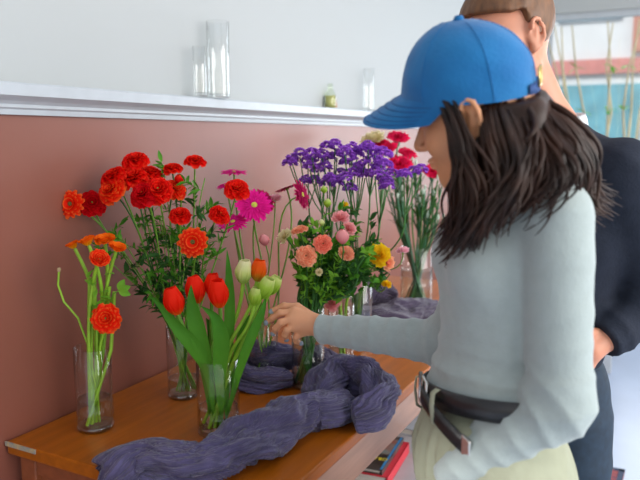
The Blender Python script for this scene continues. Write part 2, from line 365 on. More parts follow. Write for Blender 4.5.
# ================================================================== FLOWERS
G1 = mat('stem_green', (.14, .34, .025), .5, noise=.25, nscale=30)
G2 = mat('stem_dark_green', (.035, .15, .02), .5, noise=.3, nscale=30)
G3 = mat('stem_bluegreen', (.04, .16, .07), .55, noise=.25, nscale=30)
G4 = mat('stem_yellow_green', (.27, .50, .03), .5, noise=.2, nscale=30)
LF1 = petal_mat('leaf_green', [(0, (.12, .34, .03)), (1, (.05, .22, .022))], .4, .15)
LF2 = petal_mat('leaf_dark_green', [(0, (.05, .15, .03)), (1, (.03, .10, .03))], .5, .2)
LF3 = petal_mat('leaf_bright_green', [(0, (.26, .52, .05)), (1, (.16, .44, .04))], .45, .3)
RED = petal_mat('petal_red', [(0, (.42, .004, .002)), (.8, (.88, .006, .004)), (1, (.95, .045, .015))])
REDD = petal_mat('petal_deep_red', [(0, (.32, .002, .004)), (1, (.80, .004, .010))])
ORED = petal_mat('petal_orange_red', [(0, (.75, .008, .002)), (.8, (.95, .028, .006)), (1, (.98, .18, .03))])
ORG = petal_mat('petal_orange', [(0, (.95, .50, .01)), (.4, (.98, .33, .008)), (1, (.98, .13, .006))])
MAG = petal_mat('petal_magenta', [(0, (.60, .004, .16)), (1, (.92, .015, .36))])
MAGD = petal_mat('petal_dark_magenta', [(0, (.35, .005, .06)), (1, (.55, .01, .12))])
PCH = petal_mat('petal_peach', [(0, (.90, .10, .05)), (.45, (.98, .30, .16)), (1, (1., .55, .34))])
CRL = petal_mat('petal_coral', [(0, (.80, .05, .04)), (.5, (.97, .18, .11)), (1, (1., .38, .26))])
PNK = petal_mat('petal_pink', [(0, (.90, .28, .32)), (1, (1., .50, .50))])
LPK = petal_mat('petal_light_pink', [(0, (.85, .35, .44)), (1, (1., .62, .68))])
CRM = petal_mat('petal_cream', [(0, (.75, .68, .28)), (1, (.88, .78, .50))])
YEL = petal_mat('petal_yellow', [(0, (.90, .42, .005)), (1, (.98, .68, .02))])
PUR = petal_mat('petal_purple', [(0, (.20, .03, .40)), (1, (.48, .15, .76))])
CRN = petal_mat('petal_carnation', [(0, (.35, .002, .03)), (.8, (.78, .006, .07)), (1, (.85, .02, .12))])
GRT = petal_mat('petal_green_white', [(0, (.42, .62, .10)), (.5, (.74, .82, .30)), (1, (.90, .88, .55))])
TRD = petal_mat('petal_tulip_red', [(0, (.80, .14, .01)), (.25, (.90, .02, .004)), (1, (.97, .03, .01))], .4)
TGR = petal_mat('petal_tulip_green', [(0, (.28, .52, .03)), (.6, (.46, .68, .08)), (1, (.70, .78, .28))], .4)
TOR = petal_mat('petal_tulip_orange', [(0, (.50, .35, .03)), (.4, (.85, .16, .01)), (1, (.88, .10, .01))], .4)
DRK = mat('flower_centre_dark', (.05, .04, .02), .8, c2=(.25, .20, .03), nscale=200)
YCT = mat('flower_centre_yellow', (.65, .55, .06), .8, c2=(.35, .45, .05), nscale=200)
GCT = mat('flower_centre_green', (.25, .40, .06), .7, noise=.3, nscale=150)
def frame(ax):
    A = Vector(ax).normalized(); X = A.orthogonal().normalized(); return A, X, A.cross(X)
def petal(mb, O, ax, ang, path, wid, cup=0, nt=6, nu=5, ruf=0, tw=0, seed=0):
    """path: (t)->(r,z) ; wid: (t)->half width"""
    A, X, Y = frame(ax); o = X*math.cos(ang)+Y*math.sin(ang); s = A.cross(o)
    rows = []; uv = []
    for i in range(nt):
        t = i/(nt-1); r, z = path(t); r2, z2 = path(min(1, t+.02)); r1, z1 = path(max(0, t-.02))
        tg = Vector((r2-r1, z2-z1)); tg = tg.normalized() if tg.length > 0 else Vector((0, 1)); nrm = (-tg.y, tg.x)
        row = []; u_ = []
        for j in range(nu):
            u = -1+2*j/(nu-1); w = wid(t); k = cup*w*u*u
            rf = ruf*t*math.sin(u*7+seed*3.1)+ruf*.5*t*math.sin(u*13+seed)
            row.append(O+o*(r+nrm[0]*(k+rf))+A*(z+nrm[1]*(k+rf))+s*(u*w)); u_.append((.5+.5*u, t))
        rows.append(row); uv.append(u_)
    mb.grid(rows, uv=uv)
def ranunculus(O, ax, R, m, parent, centre=GCT, openness=1.0):
    mb = MB(); L = 0
    layers = [(8, .28, .25), (9, .45, .45), (10, .62, .8), (11, .80, 1.1), (11, .95, 1.35), (10, 1.05, 1.6)]
    for k, (n, s, op) in enumerate(layers):
        op *= openness
        for i in range(n):
            a = 2*math.pi*(i+.5*k+random.uniform(-.15, .15))/n; l = R*s*random.uniform(.92, 1.05)*1.05
            curl = random.uniform(.0, .25)
            def path(t, op=op, l=l, curl=curl):
                th = op*(.45+.75*t)-curl*t*t
                return (l*(math.sin(min(2.2, op*.75+.25*t)))*t**.75, l*(.25-.25*op)+l*math.cos(min(1.9, th))*t*.9)
            petal(mb, O, ax, a, path, lambda t, l=l: l*.52*(math.sin(math.pi*min(1, t*.80+.12)))**.6, cup=.45, nt=6, nu=5, ruf=R*.05, seed=i+k*7)
    o = obj('bloom', mb, m, parent)
    c = MB(); A = Vector(ax).normalized(); c.lathe([(0, R*.25), (R*.10, R*.23), (R*.15, R*.12), (R*.13, 0)], O, 12, A); obj('flower_centre', c, centre, o)
    return o
def anemone(O, ax, R, m, parent):
    mb = MB()
    for k, (n, s, op) in enumerate([(14, .72, 1.15), (12, .9, 1.35), (12, 1.0, 1.5)]):
        for i in range(n):
            a = 2*math.pi*(i+.5*k)/n+random.uniform(-.08, .08); l = R*s*random.uniform(.93, 1.04)
            petal(mb, O, ax, a, lambda t, l=l, op=op: (l*math.sin(op)*t, l*(math.cos(op)*t-.10*t*t+.0)), lambda t, l=l: l*.26*math.sin(math.pi*min(1, t*.85+.1))**.6, cup=.3, nt=5, nu=3, seed=i)
    for i in range(16):
        a = 2*math.pi*i/16; petal(mb, O, ax, a, lambda t: (R*.4*t, R*.35*t), lambda t: R*.1*(1-t*.3), cup=.4, nt=4, nu=3)
    o = obj('bloom', mb, m, parent)
    c = MB(); c.lathe([(0, R*.2), (R*.14, R*.17), (R*.2, R*.06), (R*.18, 0)], O, 14, ax); obj('flower_centre', c, DRK, o)
def gerbera(O, ax, R, m, parent, droop=.05):
    mb = MB()
    for k, (n, s, z) in enumerate([(26, 1, 0), (24, .88, .06), (18, .5, .12)]):
        for i in range(n):
            a = 2*math.pi*(i+.5*k)/n+random.uniform(-.06, .06); l = R*s*random.uniform(.92, 1.05); dr = droop+random.uniform(-.06, .1)
            petal(mb, O, ax, a, lambda t, l=l, dr=dr, z=z: (l*(.12+.88*t), R*z+l*(.12*t-dr*t*t*1.5)), lambda t, l=l: l*.115*(math.sin(math.pi*min(1, t*.8+.15)))**.5, cup=.35, nt=5, nu=3)
    o = obj('bloom', mb, m, parent)
    c = MB(); c.lathe([(0, R*.16), (R*.14, R*.15), (R*.24, R*.09), (R*.26, 0)], O, 18, ax); obj('flower_centre', c, YCT, o)
def carnation(O, ax, R, m, parent, n=46):
    mb = MB()
    for i in range(n):
        a = i*2.399; q = (i/n)**.5; op = .1+1.45*q; l = R*(.75+.3*q)*random.uniform(.9, 1.1)
        petal(mb, O-Vector(ax)*R*.3, ax, a, lambda t, l=l, op=op: (l*math.sin(op*t**.6)*t, l*math.cos(op*t)*t*.9+.0), lambda t, l=l: l*.42*t**.7+.001, cup=.2, nt=5, nu=7, ruf=R*.14, seed=i)
    obj('bloom', mb, m, parent)
    c = MB(); c.lathe([(.002, -R*1.15), (R*.28, -R*.9), (R*.32, -R*.35), (R*.22, -R*.25)], O, 10, ax); obj('calyx', c, G3, parent)
def tulip(O, ax, R, Hh, m, parent, op=0.0, n=3):
    mb = MB()
    for k in range(2):
        for i in range(n):
            a = 2*math.pi*(i+.5*k)/n+random.uniform(-.1, .1)
            rr = R*(.95 if k else 1.0); hh = Hh*random.uniform(.95, 1.03)
            def path(t, rr=rr, hh=hh, k=k): return (rr*(math.sin(math.pi*min(1, .08+t*.72))**.7)*(1+op*t*t)*(.92 if k == 0 else 1.0)*(1-.12*t), hh*t)
            petal(mb, O, ax, a, path, lambda t, rr=rr: rr*1.02*(math.sin(math.pi*(.10+.82*t)))**.55*(1-.25*t*t)+.0004, cup=.55, nt=9, nu=7)
    return obj('bloom', mb, m, parent)
def bud(O, ax, R, m, parent, name='bloom'):
    mb = MB()
    for k in range(2):
        for i in range(5):
            a = 2*math.pi*(i+.5*k)/5
            petal(mb, O, ax, a, lambda t: (R*.8*math.sin(math.pi*min(1, .1+t*.85))**.8*(1-.05*k), R*1.7*t), lambda t: R*.55*math.sin(math.pi*(.1+.85*t))**.7, cup=.4, nt=6, nu=4)
    return obj(name, mb, m, parent)
def blob_bloom(O, ax, R, m, parent, n=26, name='bloom'):
    """loose ruffled bloom (stock / lisianthus)"""
    mb = MB()
    for i in range(n):
        a = i*2.399; q = i/n; op = .2+1.3*q; l = R*(.6+.45*q)
        petal(mb, O-Vector(ax)*R*.3, ax, a, lambda t, l=l, op=op: (l*math.sin(op)*t, l*math.cos(op)*t), lambda t, l=l: l*.42*t**.5+.0008, cup=.5, nt=4, nu=5, ruf=R*.08, seed=i)
    return obj(name, mb, m, parent)
def bez(p0, p1, p2, p3, n=14):
    return [p0*(1-t)**3+p1*3*t*(1-t)**2+p2*3*t*t*(1-t)+p3*t**3 for t in [i/(n-1) for i in range(n)]]
def leafmesh(mb, O, d, L, W, up=UP, bend=.3, fold=.3, nt=8):
    d = Vector(d).normalized(); s = d.cross(up); s = s.normalized() if s.length > 1e-4 else Vector((1, 0, 0)); n = s.cross(d)
    rows = []; uv = []
    for i in range(nt):
        t = i/(nt-1); w = W*math.sin(math.pi*(.06+.94*t))**.8*(1-.2*t)+.0003; c = O+d*(L*t)-n*(bend*L*t*t)
        rows.append([c+s*(w*u)+n*(fold*w*abs(u)) for u in (-1, -.5, 0, .5, 1)]); uv.append([(.5, t)]*5)
    mb.grid(rows, uv=uv)
def spray(mb, O, d, L, n, w=.006, l=.03):
    """feathery cut foliage"""
    d = Vector(d).normalized()
    mb.tube([O, O+d*L*.5, O+d*L], .0007, 3)
    for i in range(n):
        t = (i+1)/n; a = random.uniform(0, 6.28); A, X, Y = frame(d)
        dd = d*.7+(X*math.cos(a)+Y*math.sin(a))*.8
        leafmesh(mb, O+d*L*t, dd, l*random.uniform(.6, 1.1), w*random.uniform(.6, 1.1), up=Vector((random.uniform(-1, 1), random.uniform(-1, 1), 1)), bend=random.uniform(-.2, .5), nt=5)
def stem_path(key, top, ax, bow=.0, spread=.75, jit=1.0, lead=.06):
    c, r, h = VAS[key]; top = Vector(top)
    dx = Vector((top.x-c.x, top.y-c.y, 0)); n = dx.normalized() if dx.length > 1e-4 else Vector((1, 0, 0))
    a = random.uniform(0, 6.28); q = Vector((math.cos(a), math.sin(a), 0))
    f = min(1, dx.length/.12); rim = c+UP*h+(n*f+q*(1-f)*.9).normalized()*(r*spread*random.uniform(.55, 1) if f < .9 else r*.85)
    rim = c+UP*h+Vector((rim.x-c.x, rim.y-c.y, 0))
    base = c+UP*.016-(rim-c-UP*h)*random.uniform(.3, .85)+q*r*.25*jit
    bb = Vector((base.x-c.x, base.y-c.y, 0)); 
    if bb.length > r*.86: bb = bb*(r*.86/bb.length)
    base = Vector((c.x+bb.x, c.y+bb.y, base.z))
    A = Vector(ax).normalized(); d = (rim-base).normalized(); L = (top-rim).length
    up = bez(rim, rim+d*L*.35, top-A*min(lead*2, L*.5), top, 12)
    lowr = [base+(rim-base)*(i/5) for i in range(5)]
    return base, lowr+up
def flower(key, kind, px, py, d, Rr, m, label, name, cat='flower', group=None, ax=None, sr=.0018, sm=None, leaves=0, lm=None, lw=.012, ll=.06, **kw):
    Rr = Rr*(1.0 if kind == 'tul' else 1.07)
    O = P(px, py, d); ax = Vector(ax if ax is not None else (random.uniform(-.4, .4), random.uniform(-.6, 0), 1)).normalized()
    if isinstance(key, str): base, path = stem_path(key, O, ax)
    else: path = [Vector(q) for q in key]+[O]; base = path[0]
    t = thing(name, base, label, cat, group)
    b = MB(); b.tube(path, sr, 6); obj('stem', b, sm or G1, t)
    if kind == 'ran': ranunculus(O, ax, Rr, m, t, **kw)
    elif kind == 'ane': anemone(O, ax, Rr, m, t)
    elif kind == 'ger': gerbera(O, ax, Rr, m, t, **kw)
    elif kind == 'car': carnation(O, ax, Rr, m, t)
    elif kind == 'tul': tulip(O, ax, Rr*1.22, Rr*3.3, m, t, **kw)
    elif kind == 'bud': bud(O, ax, Rr, m, t)
    elif kind == 'blob': blob_bloom(O, ax, Rr, m, t)
    for i in range(leaves):
        b = MB(); k = random.randint(6, len(path)-4); spray(b, path[k], (random.uniform(-1, 1), random.uniform(-1, 1), .6), ll, 9, lw*.35, ll*.45); obj('leaf', b, lm or LF2, t)
    return t
CV = -HV  # towards the viewer side of the room
def towards(c=.7, up=.7, side=0): return CV*c+UP*up+RV*side
# --- vase A : orange ranunculus
gA = 'orange ranunculus in the left vase'
for a in [('ran', 89, 246, 1.58, .022, ORG, 'half-open orange and yellow ranunculus at the far left top', towards(.2, 1, -.3), .5),
          ('ran', 105, 243, 1.62, .024, ORG, 'orange ranunculus bloom at top centre of the left vase', towards(.3, 1, 0), .7),
          ('ran', 75, 249, 1.60, .018, ORG, 'small yellow-orange ranunculus bud leftmost in the left vase', towards(.2, 1, -.4), .45),
          ('ran', 116, 251, 1.60, .021, ORG, 'pale orange ranunculus at the right of the left vase', towards(.3, .9, .4), .6),
          ('ran', 99, 260, 1.56, .022, ORED, 'red-orange ranunculus with yellow edge below the top cluster', towards(.6, .6, .4), .7)]:
    flower('A', a[0], a[1], a[2], a[3], a[4], a[5], a[6], 'ranunculus', group=gA, ax=a[7], openness=a[8], sr=.0042, sm=G4)
cA, rA, hA = VAS['A']
flower('A', 'ran', 106, 319, 1.555, .030, ORED, 'large drooping orange-red ranunculus hanging just above the vase rim', 'ranunculus', group=gA, ax=towards(.8, .35, .1), sr=.0040, sm=G4, openness=.9)
# curved bare stem, with seed head
t = thing('bare_ranunculus', cA+UP*.016, 'curved bare green stem with a tiny brown tip at far left', 'flower')
b = MB(); b.tube([cA+UP*.016+RV*.01]+[P(98, 400, 1.60), P(88, 345, 1.60), P(78, 318, 1.6), P(64, 302, 1.6), P(58, 285, 1.6), P(59, 270, 1.6)], .0026, 7); obj('stem', b, G4, t)
b = MB(); b.lathe([(0, .006), (.004, .005), (.005, 0), (.003, -.004)], P(59, 270, 1.6), 10); obj('tip', b, mat('dried_tip', (.45, .33, .18), .8), t)
t = thing('side_shoot', cA+UP*.016, 'thin side stem with one lobed green leaf right of the left vase', 'leaf stem')
b = MB(); b.tube([cA+UP*.016, P(104, 345, 1.6), P(108, 310, 1.6), P(113, 294, 1.6), P(120, 290, 1.6)], .0014, 6); obj('stem', b, G1, t)
b = MB()
for dd in ((.9, 0, .3), (.5, 0, .9), (1, .2, -.4)): leafmesh(b, P(119, 290, 1.6), RV*dd[0]+UP*dd[2]+CV*.2, .03, .010, up=CV, bend=.1)
obj('leaf', b, LF3, t)
for i in range(5):
    px = 88+i*6; t = thing('bare_ranunculus', cA+UP*.016, 'plain upright green stem among the orange ranunculus', 'flower stem', 'plain stems in the left vase')
    c0 = cA+UP*.016+RV*random.uniform(-.025, .025)+HV*random.uniform(-.025, .025); b = MB(); b.tube([c0, P(px+random.uniform(-3, 3), 350, 1.6+random.uniform(-.02, .02)), P(px+random.uniform(-6, 6), 258+random.uniform(0, 40), 1.61)], .0044, 7); obj('stem', b, G4, t)
    for _ in range(2): b = MB(); leafmesh(b, P(px, random.uniform(275, 310), 1.6), (random.uniform(-1, 1), random.uniform(-1, .2), random.uniform(0, .8)), .03, .009); obj('leaf', b, LF3, t)
# --- vase B : red anemone/ranunculus bunch
gB = 'red flowers of the tall bunch'
reds = [('ane', 71, 204, 1.74, .036, ORED, 'large orange-red fringed bloom leftmost of the tall bunch', towards(1, .2, -.2)),
 ('ran', 92, 203, 1.78, .029, REDD, 'deep red bloom right beside the leftmost orange-red bloom', towards(.8, .4, .3)),
 ('ran', 136, 160, 1.80, .029, RED, 'red bloom highest of the tall bunch', towards(.4, .9, 0)),
 ('ran', 113, 176, 1.76, .029, RED, 'broad red bloom left of the top of the tall bunch', towards(.4, .9, -.4)),
 ('ran', 111, 190, 1.74, .031, ORED, 'orange-edged red bloom at the front left of the cluster', towards(.8, .6, -.4)),
 ('ran', 133, 178, 1.77, .032, RED, 'wide red bloom in the middle of the cluster', towards(.5, .9, -.1)),
 ('ran', 149, 174, 1.82, .030, RED, 'red bloom behind the middle of the cluster', towards(.3, .9, .2)),
 ('ran', 143, 194, 1.73, .030, REDD, 'deep red bloom low in the middle of the cluster', towards(.7, .6, -.2)),
 ('ran', 158, 190, 1.74, .032, RED, 'biggest red bloom at the right of the cluster', towards(.8, .6, .1)),
 ('ran', 175, 189, 1.80, .026, ORED, 'small orange-red bloom tucked behind the biggest red bloom', towards(.5, .7, .5)),
 ('ran', 172, 169, 1.84, .024, RED, 'flat red bloom standing free above the cluster', towards(.2, 1, -.1)),
 ('ran', 195, 161, 1.86, .024, RED, 'flat red bloom at the upper right of the tall bunch', towards(.3, 1, .1)),
 ('bud', 180, 183, 1.80, .015, RED, 'small round red bud below the flat red blooms', towards(.5, .7, 0)),
 ('ran', 180, 215, 1.74, .024, RED, 'small red bloom above the fringed orange bloom', towards(.5, .8, .1)),
 ('ane', 193, 242, 1.70, .037, ORED, 'fringed orange-red bloom facing the viewer, lowest of the bunch', towards(1, .15, 0)),
 ('ran', 220, 214, 1.78, .023, RED, 'red bloom leaning out to the right beside magenta gerberas', towards(.5, .6, .5)),
 ('ran', 237, 189, 1.80, .028, RED, 'red bloom rightmost of the bunch, among the magenta gerberas', towards(.6, .7, .2))]
for a in reds: flower('B', a[0], a[1], a[2], a[3], a[4], a[5], a[6], 'ranunculus' if a[0] != 'ane' else 'anemone', group=gB, ax=a[7], sr=.0022, sm=G2 if random.random() < .4 else G1, leaves=3, ll=.06, lm=random.choice([LF1, LF2]))
for i, (px, py) in enumerate([(163, 165), (150, 228), (120, 235), (205, 178), (170, 235), (142, 268), (132, 215), (212, 250), (205, 205), (160, 215), (185, 262), (100, 250)]):
    O = P(px, py, 1.8+random.uniform(-.05, .05)); base, path = stem_path('B', O, UP+RV*(px-175)*.01)
    t = thing('greenery_sprig', base, 'sprig of feathery green foliage between the tall red blooms', 'greenery', 'green sprigs in the tall red bunch'); b = MB(); b.tube(path, .0014, 5); obj('stem', b, G1, t)
    for k in range(4):
        b = MB(); j = 9+k*2; spray(b, path[min(j, len(path)-1)], (random.uniform(-1, 1), random.uniform(-1, 1), .5), .05, 10, .006, .03); obj('leaf', b, LF1 if k % 2 else LF2, t)
# --- vase C : gerberas
gC = 'magenta gerberas'
for a in [('ger', 234, 173, 2.0, .036, MAG, 'magenta gerbera highest of the pink ones, seen edge-on', towards(.12, 1, 0)),
 ('ger', 226, 186, 2.04, .028, MAG, 'small magenta gerbera tucked behind the red bloom', towards(.2, 1, -.2)),
 ('ger', 233, 223, 1.93, .042, MAG, 'magenta gerbera lowest at the left, face tilted up', towards(.45, .9, -.1)),
 ('ger', 254, 206, 1.95, .050, MAG, 'largest magenta gerbera facing the viewer', towards(.8, .6, .2)),
 ('ger', 262, 201, 2.02, .040, MAGD, 'dark magenta gerbera behind the largest one', towards(.6, .7, .5)),
 ('ger', 287, 189, 2.05, .034, MAGD, 'dark pink gerbera seen from the side left of the purple statice', towards(-.1, 1, -.35)),
 ('ger', 301, 195, 2.0, .043, MAGD, 'dark pink gerbera turned sideways beside the purple statice', towards(.35, .3, 1))]:
    flower('C', a[0], a[1], a[2], a[3], a[4], a[5], a[6], 'gerbera', group=gC, ax=a[7], sr=.0026, sm=G1)
flower('C', 'bud', 266, 245, 1.95, .018, PNK, 'pink half-closed bud low between gerberas and peach blooms', 'tulip', ax=towards(.2, 1, -.3), sr=.002)
flower('C', 'blob', 275, 198, 2.05, .020, LPK, 'pale pink blurred blossom right of the magenta gerberas', 'stock', ax=towards(.3, 1, 0), sr=.002)
# --- vase D : tulips
gD = 'tulips in the front vase'; TU = []
for a in [(178, 314, 1.55, .0195, TRD, 'red tulip leftmost in the front vase, leaning left', towards(.1, 1, -.25), 0),
 (197, 303, 1.60, .0195, TRD, 'red tulip second from the left behind the others', towards(0, 1, -.1), 0),
 (212, 296, 1.62, .0165, TRD, 'red tulip third from the left, upright', towards(0, 1, .05), 0),
 (220, 307, 1.54, .0195, TRD, 'red tulip front right of the red ones', towards(.1, 1, -.08), 0),
 (257, 281, 1.60, .0155, TOR, 'orange-red tulip at top right of the front vase', towards(0, 1, .15), .15),
 (243, 283, 1.60, .0170, GRT, 'pale green-white tulip at the top of the front vase', towards(.1, 1, .1), 0),
 (254, 305, 1.56, .0130, TGR, 'closed green tulip bud below the pale one', towards(.1, 1, .15), 0),
 (261, 298, 1.57, .0160, TGR, 'yellow-green tulip at the right of the front vase', towards(.05, 1, .45), .1),
 (269, 294, 1.61, .0140, TGR, 'green tulip with open tip farthest right in the front vase', towards(0, 1, .5), .25)]:
    TU.append(flower('D', 'tul', a[0], a[1], a[2], a[3], a[4], a[5], 'tulip', group=gD, ax=a[6], sr=.0046, sm=G4 if a[4] is not TRD else G1, op=a[7]))
def blade(pts, W, side, m, parent, name='leaf', fold=.35):
    b = MB(); N = len(pts); rows = []; uv = []
    q = []
    for i in range(N-1):
        p0 = pts[max(0, i-1)]; p1 = pts[i]; p2 = pts[i+1]; p3 = pts[min(N-1, i+2)]
        for k in range(5):
            t = k/5; q.append(.5*((2*p1)+(p2-p0)*t+(2*p0-5*p1+4*p2-p3)*t*t+(3*p1-p0-3*p2+p3)*t**3))
    q.append(pts[-1]); n = len(q)
    for i, p in enumerate(q):
        t = i/(n-1); tg = (q[min(n-1, i+1)]-q[max(0, i-1)]).normalized(); s = side-tg*side.dot(tg); s.normalize(); nn = s.cross(tg)
        w = W*(math.sin(math.pi*(.05+.95*t))**1.15)*(1-.1*t)+.0004
        rows.append([p+s*(w*u)+nn*(fold*w*u*u) for u in (-1, -.6, -.2, .2, .6, 1)]); uv.append([(.5, t)]*6)
    b.grid(rows, uv=uv); return obj(name, b, m, parent)
cD = VAS['D'][0]
for ti, (lab, pts, W, side) in zip((0, 1, 3, 5, 7, 8, 2), [
 ('broad tulip leaf arching far out to the left', [(214, 420, 1.58), (207, 372, 1.57), (196, 350, 1.56), (180, 330, 1.55), (163, 308, 1.56), (150, 296, 1.57)], .017, UP),
 ('upright tulip leaf behind the leftmost red tulips', [(212, 420, 1.6), (206, 365, 1.57), (198, 330, 1.56), (192, 305, 1.57), (191, 285, 1.58)], .020, RV),
 ('wide tulip leaf bent over at the vase centre', [(222, 420, 1.57), (220, 370, 1.55), (222, 340, 1.53), (216, 318, 1.52), (201, 306, 1.515)], .019, RV),
 ('tall narrow tulip leaf reaching up beside the pale tulip', [(226, 420, 1.6), (228, 360, 1.6), (230, 310, 1.61), (229, 275, 1.62), (227, 250, 1.62)], .013, RV),
 ('tulip leaf running up to the green tulips on the right', [(226, 420, 1.6), (240, 368, 1.57), (252, 335, 1.56), (262, 312, 1.56), (266, 296, 1.57)], .012, RV),
 ('second right-hand tulip leaf, bent outward', [(220, 420, 1.6), (236, 360, 1.62), (244, 330, 1.63), (256, 312, 1.63), (262, 300, 1.63)], .012, RV),
 ('short tulip leaf at the middle back of the front vase', [(218, 420, 1.62), (216, 360, 1.63), (212, 330, 1.63), (206, 318, 1.63)], .014, RV)]):
    pp = [P(*q) for q in pts]; blade(pp, W, side.copy(), LF1, TU[ti])
# --- vase E : peach ranunculus bouquet
gE = 'ranunculus in the peach bouquet'
for a in [('ran', 306, 256, 1.77, .023, PCH, 'peach ranunculus with dark centre at the lower left of the bouquet', towards(1, .25, 0), 1, DRK),
 ('ran', 323, 244, 1.77, .021, CRL, 'coral ranunculus above the lower left peach one', towards(.9, .35, .1), .9, DRK),
 ('ran', 300, 232, 1.80, .021, PCH, 'pale peach ranunculus seen from the side at upper left', towards(.2, 1, -.3), .8, GCT),
 ('bud', 343, 243, 1.78, .021, PNK, 'closed pink ranunculus near the bouquet centre', towards(.3, 1, -.1), None, None),
 ('blob', 284, 236, 1.84, .022, CRM, 'cream blossom leftmost of the peach bouquet', towards(.5, .6, -.5), None, None),
 ('blob', 341, 217, 1.84, .024, PNK, 'pink ruffled blossom at the top of the bouquet', towards(.5, .8, 0), None, None),
 ('blob', 350, 228, 1.86, .020, PNK, 'pink ruffled blossom just right of the top one', towards(.6, .6, .4), None, None),
 ('ran', 346, 254, 1.84, .020, PCH, 'faded peach ranunculus behind the pink closed one', towards(.6, .5, .3), .8, GCT),
 ('blob', 319, 272, 1.80, .010, CRM, 'tiny cream bud beneath the coral ranunculus', towards(.8, .4, 0), None, None),
 ('bud', 324, 193, 1.95, .011, TGR, 'yellow-green bud standing highest over the peach bouquet', towards(0, 1, 0), None, None),
 ('bud', 327, 207, 1.92, .013, TGR, 'yellow-green bud just below the highest bud', towards(.1, 1, .1), None, None),
 ('blob', 344, 205, 1.95, .014, YEL, 'small yellow blossom above the pink ones', towards(.4, .8, 0), None, None),
 ('bud', 322, 226, 1.84, .010, GRT, 'small pale bud left of the pink blossoms', towards(0, 1, -.1), None, None)]:
    kw = dict(openness=a[7], centre=a[8]) if a[0] == 'ran' else {}
    flower('E', a[0], a[1], a[2], a[3], a[4], a[5], a[6], 'ranunculus' if a[0] == 'ran' else 'blossom', group=gE, ax=a[9] if len(a) > 9 else a[6+1] if not isinstance(a[7], (int, float, type(None))) else None, sm=G2) if False else flower('E', a[0], a[1], a[2], a[3], a[4], a[5], a[6], 'ranunculus' if a[0] == 'ran' else 'blossom', group=gE, ax=a[7], sm=G2, leaves=2, lm=LF3, **(dict(openness=a[8], centre=a[9]) if a[0] == 'ran' else {}))
for i in range(48):
    px = random.uniform(296, 372); py = random.uniform(212, 282)+abs(px-330)*.3; O = P(px, py, 1.93+random.uniform(-.06, .06)); base, path = stem_path('E', O, UP+RV*(px-325)*.01)
    t = thing('greenery_sprig', base, 'leafy green filler sprig in the peach bouquet', 'greenery', 'green filler sprigs in the peach bouquet'); b = MB(); b.tube(path, .0034, 5); obj('stem', b, G2, t)
    for k in range(4 if i < 34 else 0):
        b = MB(); spray(b, path[-1-2*k], (random.uniform(-1, 1), random.uniform(-1, 1), .5), .035, 9, .0085, .028); obj('leaf', b, LF3 if (i+k) % 3 == 0 else LF1 if (i+k) % 3 == 1 else LF2, t)
# --- vase F
for a in [('blob', 352, 284, 2.0, .030, LPK, 'pale pink ruffled stock right of the hand vase', towards(.7, .6, 0)), ('blob', 344, 277, 2.05, .022, LPK, 'small pale pink stock above the ruffled one', towards(.4, .9, -.3)),
          ('blob', 332, 303, 1.98, .026, PNK, 'pink stock low at the rim behind the hand vase', towards(.7, .6, 0)), ('blob', 328, 295, 2.02, .020, LPK, 'paler pink stock just above the low pink one', towards(.4, .8, -.2))]:
    flower('F', a[0], a[1], a[2], a[3], a[4], a[5], a[6], 'stock', group='pink stocks', ax=a[7], sr=.0045, sm=G4)
# yellow / pink right of the bouquet
for a in [('blob', 379, 255, 2.0, .034, YEL, 'large yellow blossom at the right of the bouquet', towards(.8, .5, 0)), ('blob', 388, 262, 2.04, .024, PCH, 'peach blossom tucked under the large yellow one', towards(.7, .3, .5)),
          ('blob', 387, 284, 2.02, .015, YEL, 'small round yellow blossom low above the dark cloth', towards(.5, .8, .2)), ('blob', 403, 250, 2.1, .020, LPK, 'pale pink bud right of the large yellow blossom', towards(.2, 1, -.1))]:
    flower('G', a[0], a[1], a[2], a[3], a[4], a[5], a[6], 'blossom', group='yellow and pink blossoms at the right', ax=a[7], sm=G1, leaves=2, lm=LF1)
for i in range(14):
    px = random.uniform(350, 392); py = random.uniform(225, 300); O = P(px, py, 2.1+random.uniform(-.08, .08)); base, path = stem_path('G', O, UP+RV*(px-360)*.02)
    t = thing('greenery_sprig', base, 'leafy green sprig around the yellow blossom', 'greenery', 'green sprigs round the yellow blossom'); b = MB(); b.tube(path, .0016, 5); obj('stem', b, G2, t)
    for k in range(3):
        b = MB(); spray(b, path[-1-2*k], (random.uniform(-1, 1), random.uniform(-1, 1), .5), .04, 9, .009, .03); obj('leaf', b, LF1 if (i+k) % 2 else LF2, t)
# --- statice
clusters = [[(292, 163), (300, 157), (308, 164), (290, 166), (318, 173)], [(327, 150), (335, 148), (322, 158), (337, 158), (329, 162)], [(306, 184), (314, 184), (330, 182), (327, 187), (341, 177), (336, 186)],
 [(345, 155), (352, 151), (357, 158), (350, 161), (346, 166)], [(363, 153), (368, 150), (375, 155), (382, 155), (372, 162)], [(358, 170), (364, 167), (352, 177), (365, 178), (350, 192), (344, 181), (360, 176)],
 [(386, 158), (381, 165), (392, 176), (378, 171), (386, 168)], [(383, 180), (387, 190), (386, 185), (375, 176)], [(413, 175), (421, 173), (404, 178)], [(312, 157), (318, 163), (310, 170), (325, 170)]]
lab = ['purple statice stem reaching farthest left', 'purple statice stem with the upper left tufts', 'purple statice stem with the lowest left tufts', 'purple statice stem at the upper middle', 'purple statice stem highest beside the cream flower',
 'purple statice stem hanging low in the middle', 'purple statice stem beside the dark red carnations', 'purple statice stem with low tufts right of the middle', 'purple statice stem farthest right among the carnations', 'purple statice stem filling the left middle']
